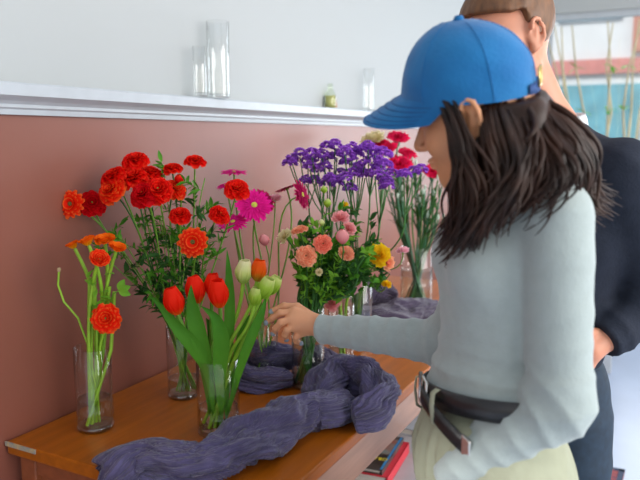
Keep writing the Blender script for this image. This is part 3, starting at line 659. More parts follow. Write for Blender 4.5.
for cl, lb in zip(clusters, lab):
    pts = [P(x, y, 2.15+random.uniform(-.08, .08)) for x, y in cl]; cen = sum(pts, Vector((0, 0, 0)))/len(pts); fork = cen-UP*.09+(VAS['G'][0]-cen)*.12; fork.z = cen.z-.13
    base, path = stem_path('G', fork, UP)
    t = thing('statice', base, lb, 'flower', 'purple statice'); b = MB(); b.tube(path, .0026, 6)
    for p in pts: b.tube([fork, fork*.4+p*.6-UP*.012, p], .0020, 5)
    obj('stem', b, G2, t)
    for p in pts:
        b = MB()
        for k in range(44):
            v = Vector((random.gauss(0, 1), random.gauss(0, 1), abs(random.gauss(.2, .8)))).normalized(); q = p+Vector((v.x*.019, v.y*.019, v.z*.023))
            for i in range(5): petal(b, q, v*.5+UP*.6, i*1.257, lambda t: (.0056*t, .006*t), lambda t: .0030*t**.5+.0003, cup=.3, nt=3, nu=3)
        obj('flower_cluster', b, PUR, t)
# --- carnations
gH = 'dark red carnations'
for a in [(398, 137, 2.9, .038, 'dark red carnation highest beside the cap brim', towards(.3, 1, .1)), (387, 148, 2.85, .034, 'dark red carnation left of the highest one', towards(.4, .9, -.4)), (400, 164, 2.8, .044, 'large dark red carnation in the middle', towards(.5, .9, 0)),
          (407, 153, 2.95, .034, 'dark red carnation with a green leaf behind the large one', towards(.3, .9, .3)), (433, 171, 2.85, .036, 'dark red carnation rightmost, just below the face', towards(.5, .9, .1)), (381, 143, 3.0, .026, 'small dark red carnation nearest the cream flower', towards(.3, 1, -.2))]:
    flower('H', 'car', a[0], a[1], a[2], a[3], CRN, a[4], 'carnation', group=gH, ax=a[5], sr=.003, sm=G3)
flower('H', 'blob', 373, 138, 3.0, .055, CRM, 'large cream blossom just under the cap brim', 'blossom', ax=towards(.3, 1, -.3), sr=.003, sm=G3)
for i in range(34):
    px = 392+i*1.5+random.uniform(-3, 3); py = random.uniform(160, 225); d = 2.9+random.uniform(-.1, .1); O = P(px, py, d); base, path = stem_path('H', O, UP+RV*(px-416)*.008)
    t = thing('closed_carnation', base, 'thin blue-green carnation stem with a pale closed tip', 'flower', 'closed carnations in the farthest vase'); b = MB(); b.tube(path, .0032, 5); obj('stem', b, G3 if i % 3 else G2, t)
    b = MB(); b.lathe([(.0, 0), (.0055, .006), (.005, .018), (0, .026)], O, 8); obj('bud_tip', b, mat('pale_tip', (.50, .62, .50), .6), t) if i == 0 else obj('bud_tip', b, bpy.data.materials['pale_tip'], t)
    for k in (9, 12, 14): b = MB(); leafmesh(b, path[k], (random.uniform(-1, 1), random.uniform(-1, 1), 1.3), .09, .005); obj('leaf', b, LF2, t)

# ================================================================== CLOTH
def cloth_mat(name, c):
    m = mat(name, c, .85, noise=.22, nscale=35, bump=.5, bscale=140, sheen=.3, spec=.2); return m
def streaks(m):
    n = m.node_tree.nodes; l = m.node_tree.links; b = n['Principled BSDF']; uv = n.new('ShaderNodeUVMap'); uv.uv_map = 'UVMap'
    mp = n.new('ShaderNodeMapping'); mp.inputs['Scale'].default_value = (85, 7, 1); l.new(uv.outputs[0], mp.inputs[0])
    nz = n.new('ShaderNodeTexNoise'); nz.inputs['Scale'].default_value = 1; nz.inputs['Detail'].default_value = 3; nz.inputs['Distortion'].default_value = .6; l.new(mp.outputs[0], nz.inputs[0])
    bp = n.new('ShaderNodeBump'); bp.inputs['Strength'].default_value = 1; bp.inputs['Distance'].default_value = .006; l.new(nz.outputs['Fac'], bp.inputs['Height']); l.new(bp.outputs[0], b.inputs['Normal'])
m_scarf = cloth_mat('slate_violet_gauze', (.085, .074, .165)); m_scarf2 = cloth_mat('dark_plum_gauze', (.055, .040, .075))
streaks(m_scarf); streaks(m_scarf2)
def catmull(pts, k=10):
    N = len(pts); q = []
    for i in range(N-1):
        p0 = pts[max(0, i-1)]; p1 = pts[i]; p2 = pts[i+1]; p3 = pts[min(N-1, i+2)]
        for j in range(k):
            t = j/k; q.append(.5*((2*p1)+(p2-p0)*t+(2*p0-5*p1+4*p2-p3)*t*t+(3*p1-p0-3*p2+p3)*t**3))
    q.append(pts[-1]); return q
def cloth_sweep(mb, P4, seed, k=26, n=230, floor=TZ+.001, amp=.0135):
    """P4: list of (point, half width, half height); gathered crinkled cloth lying on the table"""
    rs = random.Random(seed); pts = catmull([Vector(p) for p, w, h in P4], k)
    W = catmull([Vector((w, h, 0)) for p, w, h in P4], k); N = len(pts); rows = []; SD = []
    for i in range(N):
        c_ = (pts[min(N-1, i+1)]-pts[max(0, i-1)]).normalized().cross(UP); SD.append(c_.normalized() if c_.length > .35 else None)
    good = [i for i in range(N) if SD[i] is not None]
    for i in range(N):
        if SD[i] is None: SD[i] = SD[min(good, key=lambda q_: abs(q_-i))]
    har = [(rs.choice([5, 9, 14, 19, 26, 33, 41, 52]), rs.uniform(-3, 3), rs.uniform(0, 6.28), rs.uniform(.5, 1)) for _ in range(10)]
    p1, p2, p3 = [rs.uniform(0, 6.28) for _ in range(3)]; s = 0
    for i, p in enumerate(pts):
        if i: s += (pts[i]-pts[i-1]).length
        t = (pts[min(N-1, i+1)]-pts[max(0, i-1)]).normalized(); sd = (SD[i]-t*SD[i].dot(t)).normalized(); up = sd.cross(t); w, h = W[i].x, W[i].y
        row = []; e = max(.05, min(1, (i+.2)/7, (N-1-i+.2)/7)**.5)
        for j in range(n):
            a = 2*math.pi*j/n; g = 0; aw = a+.35*math.sin(s*19+p1)+.18*math.sin(s*47+2*a+p2)+.06*math.sin(s*110+5*a)
            for (m_, tw, ph, am) in har:
                q_ = abs(math.sin(.5*(m_*aw+tw*s*7+ph+1.1*math.sin(s*(11+m_*.35)+ph))))
                g += am*((1-q_)**1.6*2.2-.5)*(9/(m_+6))**.45
            g = g/4.6*amp
            lump = 1+.11*math.sin(s*24+2*aw+p1)+.13*math.sin(3*aw+s*14+p2)+.09*math.sin(5*aw-s*22+p3)+.05*math.sin(s*71-3*a+p2)
            x = math.cos(a)*(w*lump*e+g); y = math.sin(a)*(h*lump*e+g)
            q = p+sd*x+up*y; 
            if p.y > ty0-.005: q.z = max(q.z, floor+.0004*math.sin(j))
            elif q.z < floor+.003: q.y = min(q.y, ty0-.010)
            row.append(q)
        rows.append(row)
    mb.grid(rows, True); mb.ngon(rows[0][::-1]); mb.ngon(rows[-1])
def onT(px, py, z): return onz(px, py, TZ+z)
b = MB()
cloth_sweep(b, [(Vector((.36, .990, .52)), .072, .018), (Vector((.365, .992, .66)), .072, .020), (Vector((.375, 1.005, .758)), .070, .022), (Vector((.395, 1.055, .780)), .068, .024), (onT(205, 462, .030), .064, .032), (onT(255, 438, .034), .066, .038), (onT(300, 412, .038), .070, .042), (onT(328, 408, .036), .064, .038), (onT(345, 402, .03), .05, .03)], 3)
cloth_sweep(b, [(onT(318, 400, .03), .04, .03), (onT(335, 378, .045), .055, .045), (onT(362, 377, .055), .050, .048), (onT(381, 392, .05), .042, .045), (onT(373, 412, .04), .040, .040), (onT(352, 418, .03), .036, .030)], 5)
cloth_sweep(b, [(onT(336, 378, .03), .05, .03), (onT(322, 362, .035), .05, .035), (onT(300, 356, .04), .045, .040)], 6)
cloth_sweep(b, [(onT(292, 378, .022), .040, .024), (onT(265, 380, .024), .045, .026), (onT(246, 377, .024), .045, .026), (onT(234, 366, .024), .04, .024)], 8)
cloth_sweep(b, [(onT(296, 356, .05), .040, .030), (onT(276, 357, .055), .050, .036), (onT(258, 354, .058), .045, .034), (onT(244, 345, .06), .035, .026)], 9)
tag(obj('scarf', b, m_scarf, at=onz(250, 436, TZ)), 'long crumpled slate-violet gauze scarf twisting along the table between the vases', 'scarf')
b = MB()
cloth_sweep(b, [(onT(350, 322, .03), .06, .03), (onT(385, 318, .04), .08, .045), (onT(415, 312, .035), .07, .040), (onT(440, 306, .02), .05, .02)], 12, floor=TZ+.001)
cloth_sweep(b, [(onT(352, 300, .06), .05, .05), (onT(374, 296, .07), .06, .06), (onT(395, 300, .05), .06, .05)], 13)
tag(obj('scarf', b, m_scarf2, at=onz(390, 312, TZ)), 'dark plum gauze scarf heaped in front of the carnation vase', 'scarf')

# ================================================================== WOMAN
skin = mat('skin_warm', (.66, .31, .16), .5, noise=.05, nscale=30, sss=.15)
skin2 = mat('skin_pale', (.60, .26, .16), .5, noise=.05, nscale=30, sss=.15)
m_sw = mat('pale_blue_knit', (.345, .405, .40), .8, noise=.04, nscale=60, bump=.12, bscale=220, sheen=.3, spec=.2)
m_tr = mat('sage_cream_twill', (.335, .35, .255), .8, noise=.05, nscale=40, bump=.1, bscale=300, spec=.2)
m_belt = mat('black_leather', (.012, .012, .014), .35, bump=.15, bscale=120)
m_metal = mat('silver_metal', (.65, .63, .60), .25, metal=1)
m_hair = mat('dark_brown_hair', (.040, .015, .008), .42, c2=(.008, .004, .003), nscale=16, spec=.28)
def gr(*p): return [tuple(P(*q)) for q in p]
W = thing('person', (1.10, 1.17, 0), 'woman in a pale blue-grey long-sleeved top and blue cap reaching toward the flowers', 'person')
bf = az(122); blf = az(212); pf = az(122); pl = az(212)
Lsh = P(556, 214, 1.04); Lel = P(560, 402, 1.01); Lwr = P(457, 474, 1.05)
Rsh = P(500, 218, 1.26); Rel = P(447, 343, 1.37); Rwr = P(322, 329, 1.53)
chest = P(506, 262, 1.155); waist = P(500, 350, 1.155); pel = P(497, 425, 1.155); neckb = P(508, 196, 1.14)
PC = Vector((pel.x, pel.y, .948))+pf*.016
CAMR = lambda v: v
def folds(g, a, b, amp, freq, seed=0):
    a = np.array(a, np.float32); b = np.array(b, np.float32); ba = b-a; L = np.linalg.norm(ba); u = ba/L
    s = (g-a)@u
    rs = np.random.RandomState(seed); k1 = rs.normal(size=3).astype(np.float32)*14; k2 = rs.normal(size=3).astype(np.float32)*22
    ph = freq*s*2*np.pi+.9*np.sin(g@k1)+.5*np.sin(g@k2)
    return amp*(1-np.abs(np.sin(ph*.5)))**1.6
def f_sweater(g):
    ax = [bf, blf, UP]
    d = ellip(g, chest, (.098, .122, .165), ax)
    for s in (-1, 1): d = smin(d, ellip(g, chest+bf*.054+blf*(s*.056)+UP*.005, (.058, .056, .064), ax), .035)
    d = smin(d, ellip(g, waist+bf*.010, (.086, .108, .15), ax), .06)
    d = smin(d, ellip(g, PC+UP*.075, (.100, .138, .075), ax), .04)
    d = smin(d, capsule(g, Lsh-UP*.005, Rsh-UP*.005, .048, .048), .06)
    d = smin(d, capsule(g, chest+UP*.12-bf*.02, neckb, .06, .05), .04)
    d = d-folds(g, waist-UP*.06, chest, .006, 26, 3)*np.exp(-((g[..., 2]-1.06)/.07)**2)
    La = capsule(g, Lsh, Lel, .054, .046)
    La = smin(La, capsule(g, Lel, Lwr, .045, .034), .03)
    ea = np.exp(-(((g-np.array(Lel, np.float32))**2).sum(-1))/.09**2)
    u = np.array((Lwr-Lel).normalized(), np.float32); La = np.maximum(La, (g-np.array(Lwr, np.float32))@u-.028)
    fm = np.clip(((g-np.array(Lel, np.float32))@u)*25+.8, 0, 1)
    La = La-fm*folds(g, Lel, Lwr, .009, 26, 5)*(.45+.30*ea)-folds(g, Lsh, Lel, .007, 20, 6)*(.10+.6*ea)
    d = smin(d, La, .010)
    Ra = capsule(g, Rsh, Rel, .052, .044)
    Ra = smin(Ra, capsule(g, Rel, Rwr, .045, .031), .03)
    Ra = Ra-folds(g, Rwr, Rel, .004, 22, 9)
    u = np.array((Rwr-Rel).normalized(), np.float32); Ra = np.maximum(Ra, (g-np.array(Rwr, np.float32))@u-.004)
    d = smin(d, Ra, .03)
    d = d-.0012*snoise(g, 55, 4)-.0035*np.clip(snoise(g*np.array([1, 1, 2.6], np.float32), 24, 12)-.05, 0, 1)
    # open cuff ends and tucked hem
    fl = (PC.z+.054)-g[..., 2]+.15*((g-np.array(PC, np.float32))@np.array(pl, np.float32))
    near = np.sqrt(((g[..., :2]-np.array((PC.x, PC.y), np.float32))**2).sum(-1))
    arm = np.minimum(La, Ra)
    body_cut = np.where(arm < .012, -1, fl)
    d = np.maximum(d, body_cut)
    # neckline
    d = np.maximum(d, -(capsule(g, neckb+UP*.02, neckb+UP*.2-bf*(-.02), .046, .06)))
    return d
surface('sweater', f_sweater, (.56, .90, .82), (1.40, 1.52, 1.46), .005, m_sw, W)
# trousers
def f_trous(g):
    ax = [pf, pl, UP]
    d = ellip(g, PC-UP*.03, (.122, .165, .12), ax)
    d = smin(d, ellip(g, PC-UP*.10-pf*.02, (.130, .165, .11), ax), .05)
    for s in (-1, 1):
        hip = PC-UP*.12+pl*(s*.085); kn = Vector((hip.x, hip.y, .47))+pl*(s*.01); an = Vector((hip.x, hip.y, .10))+pl*(s*.015)
        l = capsule(g, hip, kn, .098, .08); l = smin(l, capsule(g, kn, an, .08, .072), .05); d = smin(d, l, .03)
    q = (g-np.array(PC, np.float32)); lat = q@np.array(pl, np.float32); fr = q@np.array(pf, np.float32)
    pleat = (1-np.abs(np.sin(lat*62+.7*np.sin(q[..., 2]*14))))**2*.016*np.clip(fr*14+.4, 0, 1)*np.clip((.07-q[..., 2])*8, 0, 1)
    pleat2 = folds(g, PC-pf*.1, PC+pf*.1+UP*.05, .005, 9, 8)
    zz = -q[..., 2]; gr_ = 0
    for l0, sl in ((.030, .10), (.058, .16), (.092, .10), (-.030, -.10), (-.058, -.16), (-.092, -.10)):
        gr_ = gr_+np.exp(-((lat-l0-sl*zz)/.0065)**2)
    for sg in (-1, 1): gr_ = gr_+1.0*np.exp(-((lat*sg-.112-.35*zz)/.005)**2)*(zz < .16)
    d = d+.0105*gr_*np.clip(fr*30+.5, 0, 1)*np.clip((zz+.03)*14, 0, 1)*np.clip((.5-zz)*4, 0, 1)
    d = d-pleat*.35-pleat2*.7
    d = np.maximum(d, g[..., 2]-(PC.z+.078)-.15*lat); d = np.maximum(d, .055-g[..., 2])
    # pocket opening where the left hand goes in
    return d
surface('trousers', f_trous, (PC.x-.24, PC.y-.26, .03), (PC.x+.24, PC.y+.26, 1.03), .0048, m_tr, W)
for s in (-1, 1):
    f = PC+pl*(s*.10); b = MB()
    surface('shoe', lambda g, f=f: np.maximum(smin(ellip(g, (f.x+pf.x*.05, f.y+pf.y*.05, .02), (.13, .045, .05), [pf, pl, UP]), ellip(g, (f.x-pf.x*.02, f.y-pf.y*.02, .06), (.06, .042, .06), [pf, pl, UP]), .03), .002-g[..., 2]), (f.x-.22, f.y-.22, -.01), (f.x+.22, f.y+.22, .15), .006, mat('white_canvas', (.7, .7, .68), .7), W)
# belt
def belt_ring(z0, z1, a, bb, grow, a0, a1, n, tilt=0):
    rows = []
    for (zz, gg) in ((z0, 0), (z0, grow), (z1, grow), (z1, 0)):
        rows.append([PC+pf*((a+gg)*math.cos(t_))+pl*((bb+gg)*math.sin(t_))+UP*(zz+tilt*math.cos(t_)+.022*math.sin(t_)) for t_ in [a0+(a1-a0)*i/n for i in range(n+1)]])
    return rows+[rows[0]]
b = MB(); b.grid(belt_ring(.050, .084, .106, .146, .005, 0, 2*math.pi, 72, .006)); belt = obj('belt', b, m_belt, W); belt['label'] = 'black leather belt with silver buckle'
bp_ = PC+pf*.116+UP*.073
b = MB()
fr = [(-.024, -.024), (.024, -.024), (.024, .024), (-.024, .024), (-.024, -.024)]
b.tube([bp_+pl*x+UP*y+pf*(-.001 if abs(x) < .03 else 0) for x, y in fr], .0035, 8); b.tube([bp_+UP*.024, bp_-UP*.022+pf*.004], .0025, 6); obj('buckle', b, m_metal, belt)
# free belt end hanging along the left side, with a metal tip
tp = []
for i in range(10):
    t_ = i/9; a = .06+t_*.80; tp.append(PC+pf*((.106+.013)*math.cos(a))+pl*((.146+.013)*math.sin(a))+UP*(.070-.050*t_**1.3+.010*t_))
rows = []
for p in tp: rows.append([p-UP*.015, p+UP*.015])
b = MB(); th = [q+(q-PC).normalized()*.003*Vector((1, 1, 0)).length for q in tp]
b.grid([[p-UP*.015 for p in tp], [p+UP*.015 for p in tp], [p+UP*.015 for p in th], [p-UP*.015 for p in th], [p-UP*.015 for p in tp]]); obj('belt_tail', b, m_belt, belt)
dT = (tp[-1]-tp[-2]).normalized(); b = MB(); b.box(tp[-1]+dT*.006+(tp[-1]-PC).normalized()*.002, (.018, .007, .033), (dT, dT.cross(UP).normalized(), UP)); obj('belt_tip', b, m_metal, belt, smooth=False, bevel=.002)
for a in (.38, 2.6, -.4, -1.5):
    b = MB(); c = PC+pf*(.119*math.cos(a))+pl*(.159*math.sin(a))+UP*(.062+.022*math.sin(a)); n_ = (pf*math.cos(a)+pl*math.sin(a)); s_ = n_.cross(UP)
    rows = []
    for z, o_ in ((-.036, -.010), (-.030, .001), (0, .005), (.022, .003), (.028, -.008)): rows.append([c+UP*z+n_*o_-s_*.006, c+UP*z+n_*(o_+.003)-s_*.003, c+UP*z+n_*(o_+.003)+s_*.003, c+UP*z+n_*o_+s_*.006])
    b.grid(rows); obj('belt_loop', b, m_tr, W)
# pocket seam
# head -------------------------------------------------------------
def basis(yaw, pitch, roll):
    F = az(yaw); L = az(yaw+90); U = UP.copy()
    M = Matrix.Rotation(0, 3, 'X'); q = Matrix.Rotation(R_(pitch), 3, L)   # + pitch = chin down
    F = q@F; U = q@U; q = Matrix.Rotation(R_(roll), 3, F); L = q@L; U = q@U
    return F, L, U
cF, cL, cU = basis(95, 1, -15); CC = P(468, 93, 1.115)
HC = P(483, 117, 1.115); hF, hL, hU = basis(87, 12, -8)
def head_fn(HC, F, L, U, nb, cr_=.098, cf_=-.012):
    ax = [F, L, U]
    def X(f, l, u): return HC+F*f+L*l+U*u
    def fn(g):
        d = ellip(g, X(cf_, 0, .030), (cr_, .074, .082), ax)
        d = smin(d, ellip(g, X(.030, 0, -.020), (.062, .064, .085), ax), .03)
        d = smin(d, ellip(g, X(.050, 0, -.082), (.035, .034, .026), ax), .035)        # chin
        d = smin(d, capsule(g, X(.0, .052, -.055), X(.05, .02, -.088), .020, .018), .03)
        d = smin(d, capsule(g, X(.0, -.052, -.055), X(.05, -.02, -.088), .020, .018), .03)
        for s in (-1, 1):
            d = smin(d, ellip(g, X(.055, s*.038, -.018), (.030, .028, .028), ax), .02)  # cheek
            d = np.maximum(d, -ellip(g, X(.098, s*.032, .014), (.016, .018, .011), ax)+.0)  # socket
            d = smin(d, ellip(g, X(.076, s*.032, .012), (.013, .014, .011), ax), .006)  # eyelid
        d = smin(d, capsule(g, X(.092, 0, .018), X(.112, 0, -.022), .007, .012), .012)  # nose
        for s in (-1, 1): d = smin(d, ellip(g, X(.100, s*.012, -.027), (.011, .008, .007), ax), .006)
        d = smin(d, ellip(g, X(.094, 0, -.050), (.010, .022, .0055), ax), .005)         # upper lip
        d = smin(d, ellip(g, X(.092, 0, -.060), (.010, .019, .006), ax), .005)
        d = smin(d, capsule(g, X(-.025, 0, -.04), nb, .050, .055), .03)                 # neck
        for s in (-1, 1):
            rim_ = [X(-.008+.015*math.cos(q_), s*(.083+.006*(math.sin(q_) > -.5)), .006+.029*math.sin(q_)) for q_ in [R_(v_) for v_ in (20, 60, 95, 130, 165, 200, 235, 265)]]
            for a_, b_ in zip(rim_, rim_[1:]): d = smin(d, capsule(g, a_, b_, .0042, .0042), .003)
            d = smin(d, capsule(g, X(-.004, s*.083, -.002), X(-.010, s*.084, .016), .003, .003), .003)
        for s in (-1, 1):                                                               # ears
            e = ellip(g, X(-.006, s*.077, .004), (.017, .007, .031), ax)
            e = np.maximum(e, -ellip(g, X(-.001, s*.088, .004), (.0095, .0085, .018), ax))
            d = smin(d, e, .006); d = smin(d, ellip(g, X(.0, s*.077, -.024), (.008, .006, .009), ax), .006)
        return d
    return fn
def hand_chain(g, chain, r0, r1, k=.004):
    d = None; n = len(chain)-1
    for i in range(n):
        ra = r0+(r1-r0)*i/n; rb = r0+(r1-r0)*(i+1)/n; c = capsule(g, chain[i], chain[i+1], ra, rb); d = c if d is None else smin(d, c, k)
    return d
D = 1.0
h_w = P(322, 328, 1.535)
idx = [P(294, 312, 1.548), P(280, 313, 1.545), P(273, 317.5, 1.552), P(268, 321.5, 1.562)]
mid = [P(291, 319, 1.537), P(281, 322.5, 1.528), P(276, 328, 1.536), P(274, 332, 1.548)]
rng = [P(294, 326.5, 1.537), P(287, 330, 1.525), P(285, 335, 1.532), P(286, 338, 1.545)]
pnk = [P(300, 333, 1.545), P(296, 337, 1.535), P(296, 341, 1.542), P(299, 342.5, 1.552)]
thb = [P(312, 317, 1.560), P(297, 307.5, 1.572), P(284, 306.5, 1.575), P(273, 311, 1.574)]
headW = head_fn(HC, hF, hL, hU, neckb-UP*.01, .086, .0)
def f_handR(g):
    d = capsule(g, P(345, 329, 1.51), h_w, .026, .023)
    for c, r in ((idx, .0125), (mid, .0125), (rng, .012), (pnk, .011)): d = smin(d, capsule(g, P(316, 325, 1.542), c[0], .017, r), .012)
    d = smin(d, capsule(g, P(316, 322, 1.548), thb[1], .016, .011), .010)
    for c, a, b_ in ((idx, .0088, .0066), (mid, .0088, .0066), (rng, .0084, .0062), (pnk, .0074, .0055)): d = smin(d, hand_chain(g, c, a, b_), .0035)
    d = smin(d, hand_chain(g, thb[1:], .0102, .0078), .005)
    return d
# body = head+neck, both forearms and hands, torso core inside the clothes: one skin surface
def f_bodyW(g):
    d = headW(g)
    d = smin(d, capsule(g, neckb-UP*.02, chest, .05, .07), .04)
    d = smin(d, capsule(g, Lsh, Rsh, .03, .03), .03); d = smin(d, capsule(g, Rsh, Rel, .03, .028), .02); d = smin(d, capsule(g, Rel, Rwr, .028, .020), .02)
    d = smin(d, capsule(g, Rwr, h_w, .020, .020), .01)
    d = smin(d, capsule(g, Lsh, Lel, .03, .028), .02); d = smin(d, capsule(g, Lel, Lwr, .028, .02), .02); d = smin(d, capsule(g, chest, PC, .06, .06), .03)
    return d
bW = surface('head_and_torso', f_bodyW, (.66, .94, .88), (1.32, 1.44, 1.64), .0036, skin, W); bW.name = 'body'
surface('right_hand', f_handR, tuple(min(P(262, 345, 1.5)[i], P(345, 300, 1.6)[i], P(345, 345, 1.5)[i], P(262, 300, 1.6)[i])-.02 for i in range(3)), tuple(max(P(262, 345, 1.5)[i], P(350, 300, 1.6)[i], P(345, 345, 1.5)[i], P(262, 300, 1.6)[i])+.02 for i in range(3)), .0017, skin, W).name = 'hand'
nail = mat('grey_blue_nail_polish', (.28, .33, .38), .25)
for c in (idx, mid, rng, pnk, thb):
    tip = c[-1]; d_ = (tip-c[-2]).normalized(); out = (CV*1.0+UP*.35); out = (out-d_*out.dot(d_)).normalized(); s_ = d_.cross(out)
    b = MB(); rows = []
    for i in range(7):
        u = -1+2*i/6; r_ = math.sqrt(max(.02, 1-u*u))
        rows.append([tip+d_*(.002+u*.0078)+s_*(.0060*r_*v)+out*(.0078-.0022*v*v*r_-.0012*u*u) for v in (-1, -.5, 0, .5, 1)])
    b.grid(rows); obj('fingernail', b, nail, W)
# left hand inside the pocket
lh = Lwr+HV*.055+RV*.035; ld = (Vector((lh.x, lh.y, 0))-Vector((Lel.x, Lel.y, 0))).normalized()
def f_handL(g):
    d = capsule(g, lh-ld*.03+UP*.01, lh+ld*.02-UP*.02, .024, .026)
    for i in range(4):
        o_ = lh+ld*(.03)-UP*(.03)+pl*(.0)+UP.cross(ld)*((i-1.5)*.018); d = smin(d, hand_chain(g, [o_, o_+ld*.025-UP*.025, o_+ld*.035-UP*.05], .009, .007), .004)
    return d
surface('hand', f_handL, (lh.x-.14, lh.y-.14, lh.z-.16), (lh.x+.14, lh.y+.14, lh.z+.08), .003, skin, W)
# hair -------------------------------------------------------------
guides = [
 [(441, 98, 1.06), (456, 132, 1.03), (468, 162, 1.02), (456, 200, 1.03), (453, 246, 1.06)],
 [(449, 97, 1.05), (464, 142, 1.015), (478, 185, 1.00), (470, 220, 1.01), (459, 249, 1.05)],
 [(487, 97, 1.055), (492, 137, 1.01), (497, 175, 1.00), (487, 212, 1.00), (468, 243, 1.03)],
 [(494, 91, 1.06), (505, 135, 1.0), (514, 175, .985), (500, 205, .985), (478, 236, 1.01)],
 [(506, 88, 1.07), (530, 130, 1.01), (538, 160, .975), (525, 187, .97), (502, 210, .98)],
 [(513, 88, 1.09), (548, 128, 1.02), (560, 155, .99), (556, 178, .985), (545, 192, .99)],
 [(514, 93, 1.11), (560, 120, 1.06), (580, 155, 1.05), (588, 185, 1.05), (594, 207, 1.06)],
 [(517, 95, 1.125), (566, 128, 1.11), (590, 165, 1.12), (594, 195, 1.14), (603, 214, 1.16)]]
GP = [[P(*q) for q in gde] for gde in guides]
hm = MB(); rs = random.Random(5)
def lock(pts, r0, ph, amp):
    q = catmull(pts, 7); n = len(q); out = []
    for i, p in enumerate(q):
        t = i/(n-1); s_ = math.sin(t*9+ph)*amp*t; out.append(p+RV*s_+UP*(math.cos(t*8+ph)*amp*.5*t)-HV*(math.sin(t*7+ph*2)*amp*.8*t))
    hm.tube(out, lambda t: (r0*(1.05-t**2.2)*.55+.0003, r0*(1.05-t**2.2)*1.2+.0003), 6, cap=False, flat=CV)
for i in range(1250):
    u = rs.random()*(len(GP)-1) if i % 3 else 4.6+rs.random()*2.39; k = int(u); f = u-k
    if 1.12 < u < 1.9: f = 0.0 if f < .5 else 1.0; f += rs.uniform(-.08, .08)
    base = [GP[k][j]*(1-f)+GP[k+1][j]*f for j in range(5)]
    dep = rs.random()**1.3; off = Vector((rs.gauss(0, .006), rs.gauss(0, .006), rs.gauss(0, .007)))
    pts = [base[j]+off*(.4+.5*j)+HV*(dep*(.02+.022*j)) for j in range(5)]
    cut = rs.uniform(.78, 1.05)
    pts[4] = pts[3]+(pts[4]-pts[3])*cut
    lock(pts, rs.uniform(.0016, .0042), u*1.6+rs.uniform(-.7, .7), .013)
def f_hair(g):
    d = ellip(g, HC-hF*.012+hU*.018, (.082, .079, .084), [hF, hL, hU])
    d = np.maximum(d, (g-np.array(HC+hF*.025, np.float32))@np.array(hF, np.float32))
    for k, G_ in enumerate(GP):
        for j in range(3 if k else 0):
            if k == 1 or k > 4: continue
            rr = (.014, .022, .022, .016)
            d = smin(d, capsule(g, G_[j]+HV*.045, G_[j+1]+HV*.045, rr[j], rr[j+1]), .02)
    # other side of the head
    for j, (a, b_) in enumerate([((-.03, -.07, .0), (-.04, -.085, -.09)), ((-.04, -.085, -.09), (-.03, -.09, -.17)), ((-.07, -.03, -.02), (-.10, -.04, -.14)), ((-.07, .03, -.02), (-.09, .03, -.14))]):
        d = smin(d, capsule(g, HC+hF*a[0]+hL*a[1]+hU*a[2], HC+hF*b_[0]+hL*b_[1]+hU*b_[2], .035, .03), .03)
    d = np.maximum(d, (g-np.array(CC-cU*.005, np.float32))@np.array(cU, np.float32))
    # keep the left ear free
    d = np.maximum(d, -ellip(g, HC+hF*.0+hL*.088+hU*(-.002), (.024, .026, .040), [hF, hL, hU]))
    return d-.002*snoise(g, 90, 2)
hb = surface('hair_mass', f_hair, (.86, .90, 1.24), (1.40, 1.36, 1.66), .004, m_hair, W); hb.name = 'hair'
hairl = obj('loose_lock', hm, m_hair, hb); hairl['kind'] = 'stuff'
# cap --------------------------------------------------------------
m_cap = mat('blue_cotton', (.007, .125, .345), .8, c2=(.011, .175, .43), nscale=14, bump=.15, bscale=200, sheen=.2, spec=.25)
m_cap2 = mat('dark_blue_cotton', (.01, .05, .18), .8, noise=.1)
def crown(v, a):
    fr = math.cos(a); 
    rad = (1-v**(2.35+.55*(-fr)))**.5 if v < 1 else 0
    ff = .104*(1 if fr > 0 else 1.0); seam = 1+.010*(1-abs(math.sin(3*a+math.pi/6*0)))**8*(1-v)
    wr = 1+.006*math.sin(7*a+11*v)+.006*math.sin(4*a-9*v)
    q = CC+cF*(ff*fr*rad*seam*wr+.010*v)+cL*(.088*math.sin(a)*rad*seam*wr)+cU*(.112*v)
    return q
b = MB(); NV, NA = 24, 96
rows = [[crown((i/(NV-1))**.85, 2*math.pi*k/NA) for k in range(NA)] for i in range(NV)]
inner = [[CC+(p-CC)*.97 for p in row] for row in rows]
b.grid(rows[0:1]+rows[1:], True); b.grid([rows[0], inner[0]]+inner[1:], True); cap = obj('baseball_cap', b, m_cap, W); cap['label'] = 'bright blue cotton baseball cap'
b = MB(); b.lathe([(0, .006), (.006, .005), (.008, 0), (.008, -.004)], crown(1, 0), 14, cU); obj('cap_button', b, m_cap, cap)
def brim(a, s, off=0):
    base = Vector((.1045*math.cos(a), .0875*math.sin(a))); ext = .070*(max(0, math.cos(a*.92)))**.55*s
    f_ = base.x+ext; lat = base.y*(1-.10*s); z = .005-.56*ext-2.3*s*lat*lat
    return CC+cF*f_+cL*lat+cU*(z+off)
b = MB(); NA_ = 36; aa = [-1.45+2.9*i/NA_ for i in range(NA_+1)]
top = [[brim(a, j/8) for a in aa] for j in range(9)]; bot = [[brim(a, j/8, -.004) for a in aa] for j in range(9)]
b.grid(top); b.grid(bot[::-1]); b.grid([top[-1], bot[-1]]); b.grid([bot[0], top[0]]); obj('brim', b, m_cap, cap)
b = MB()
for j in (.25, .42, .6, .78, .95): b.tube([brim(a, j, .0006) for a in aa[2:-2]], .0005, 4)
obj('brim_stitching', b, m_cap2, cap)
for k in range(6):
    a = k*math.pi/3; b = MB(); b.tube([crown(v, a)+(crown(v, a)-CC)*.004 for v in [i/16*.97 for i in range(17)]], .0008, 5); obj('seam', b, m_cap, cap)
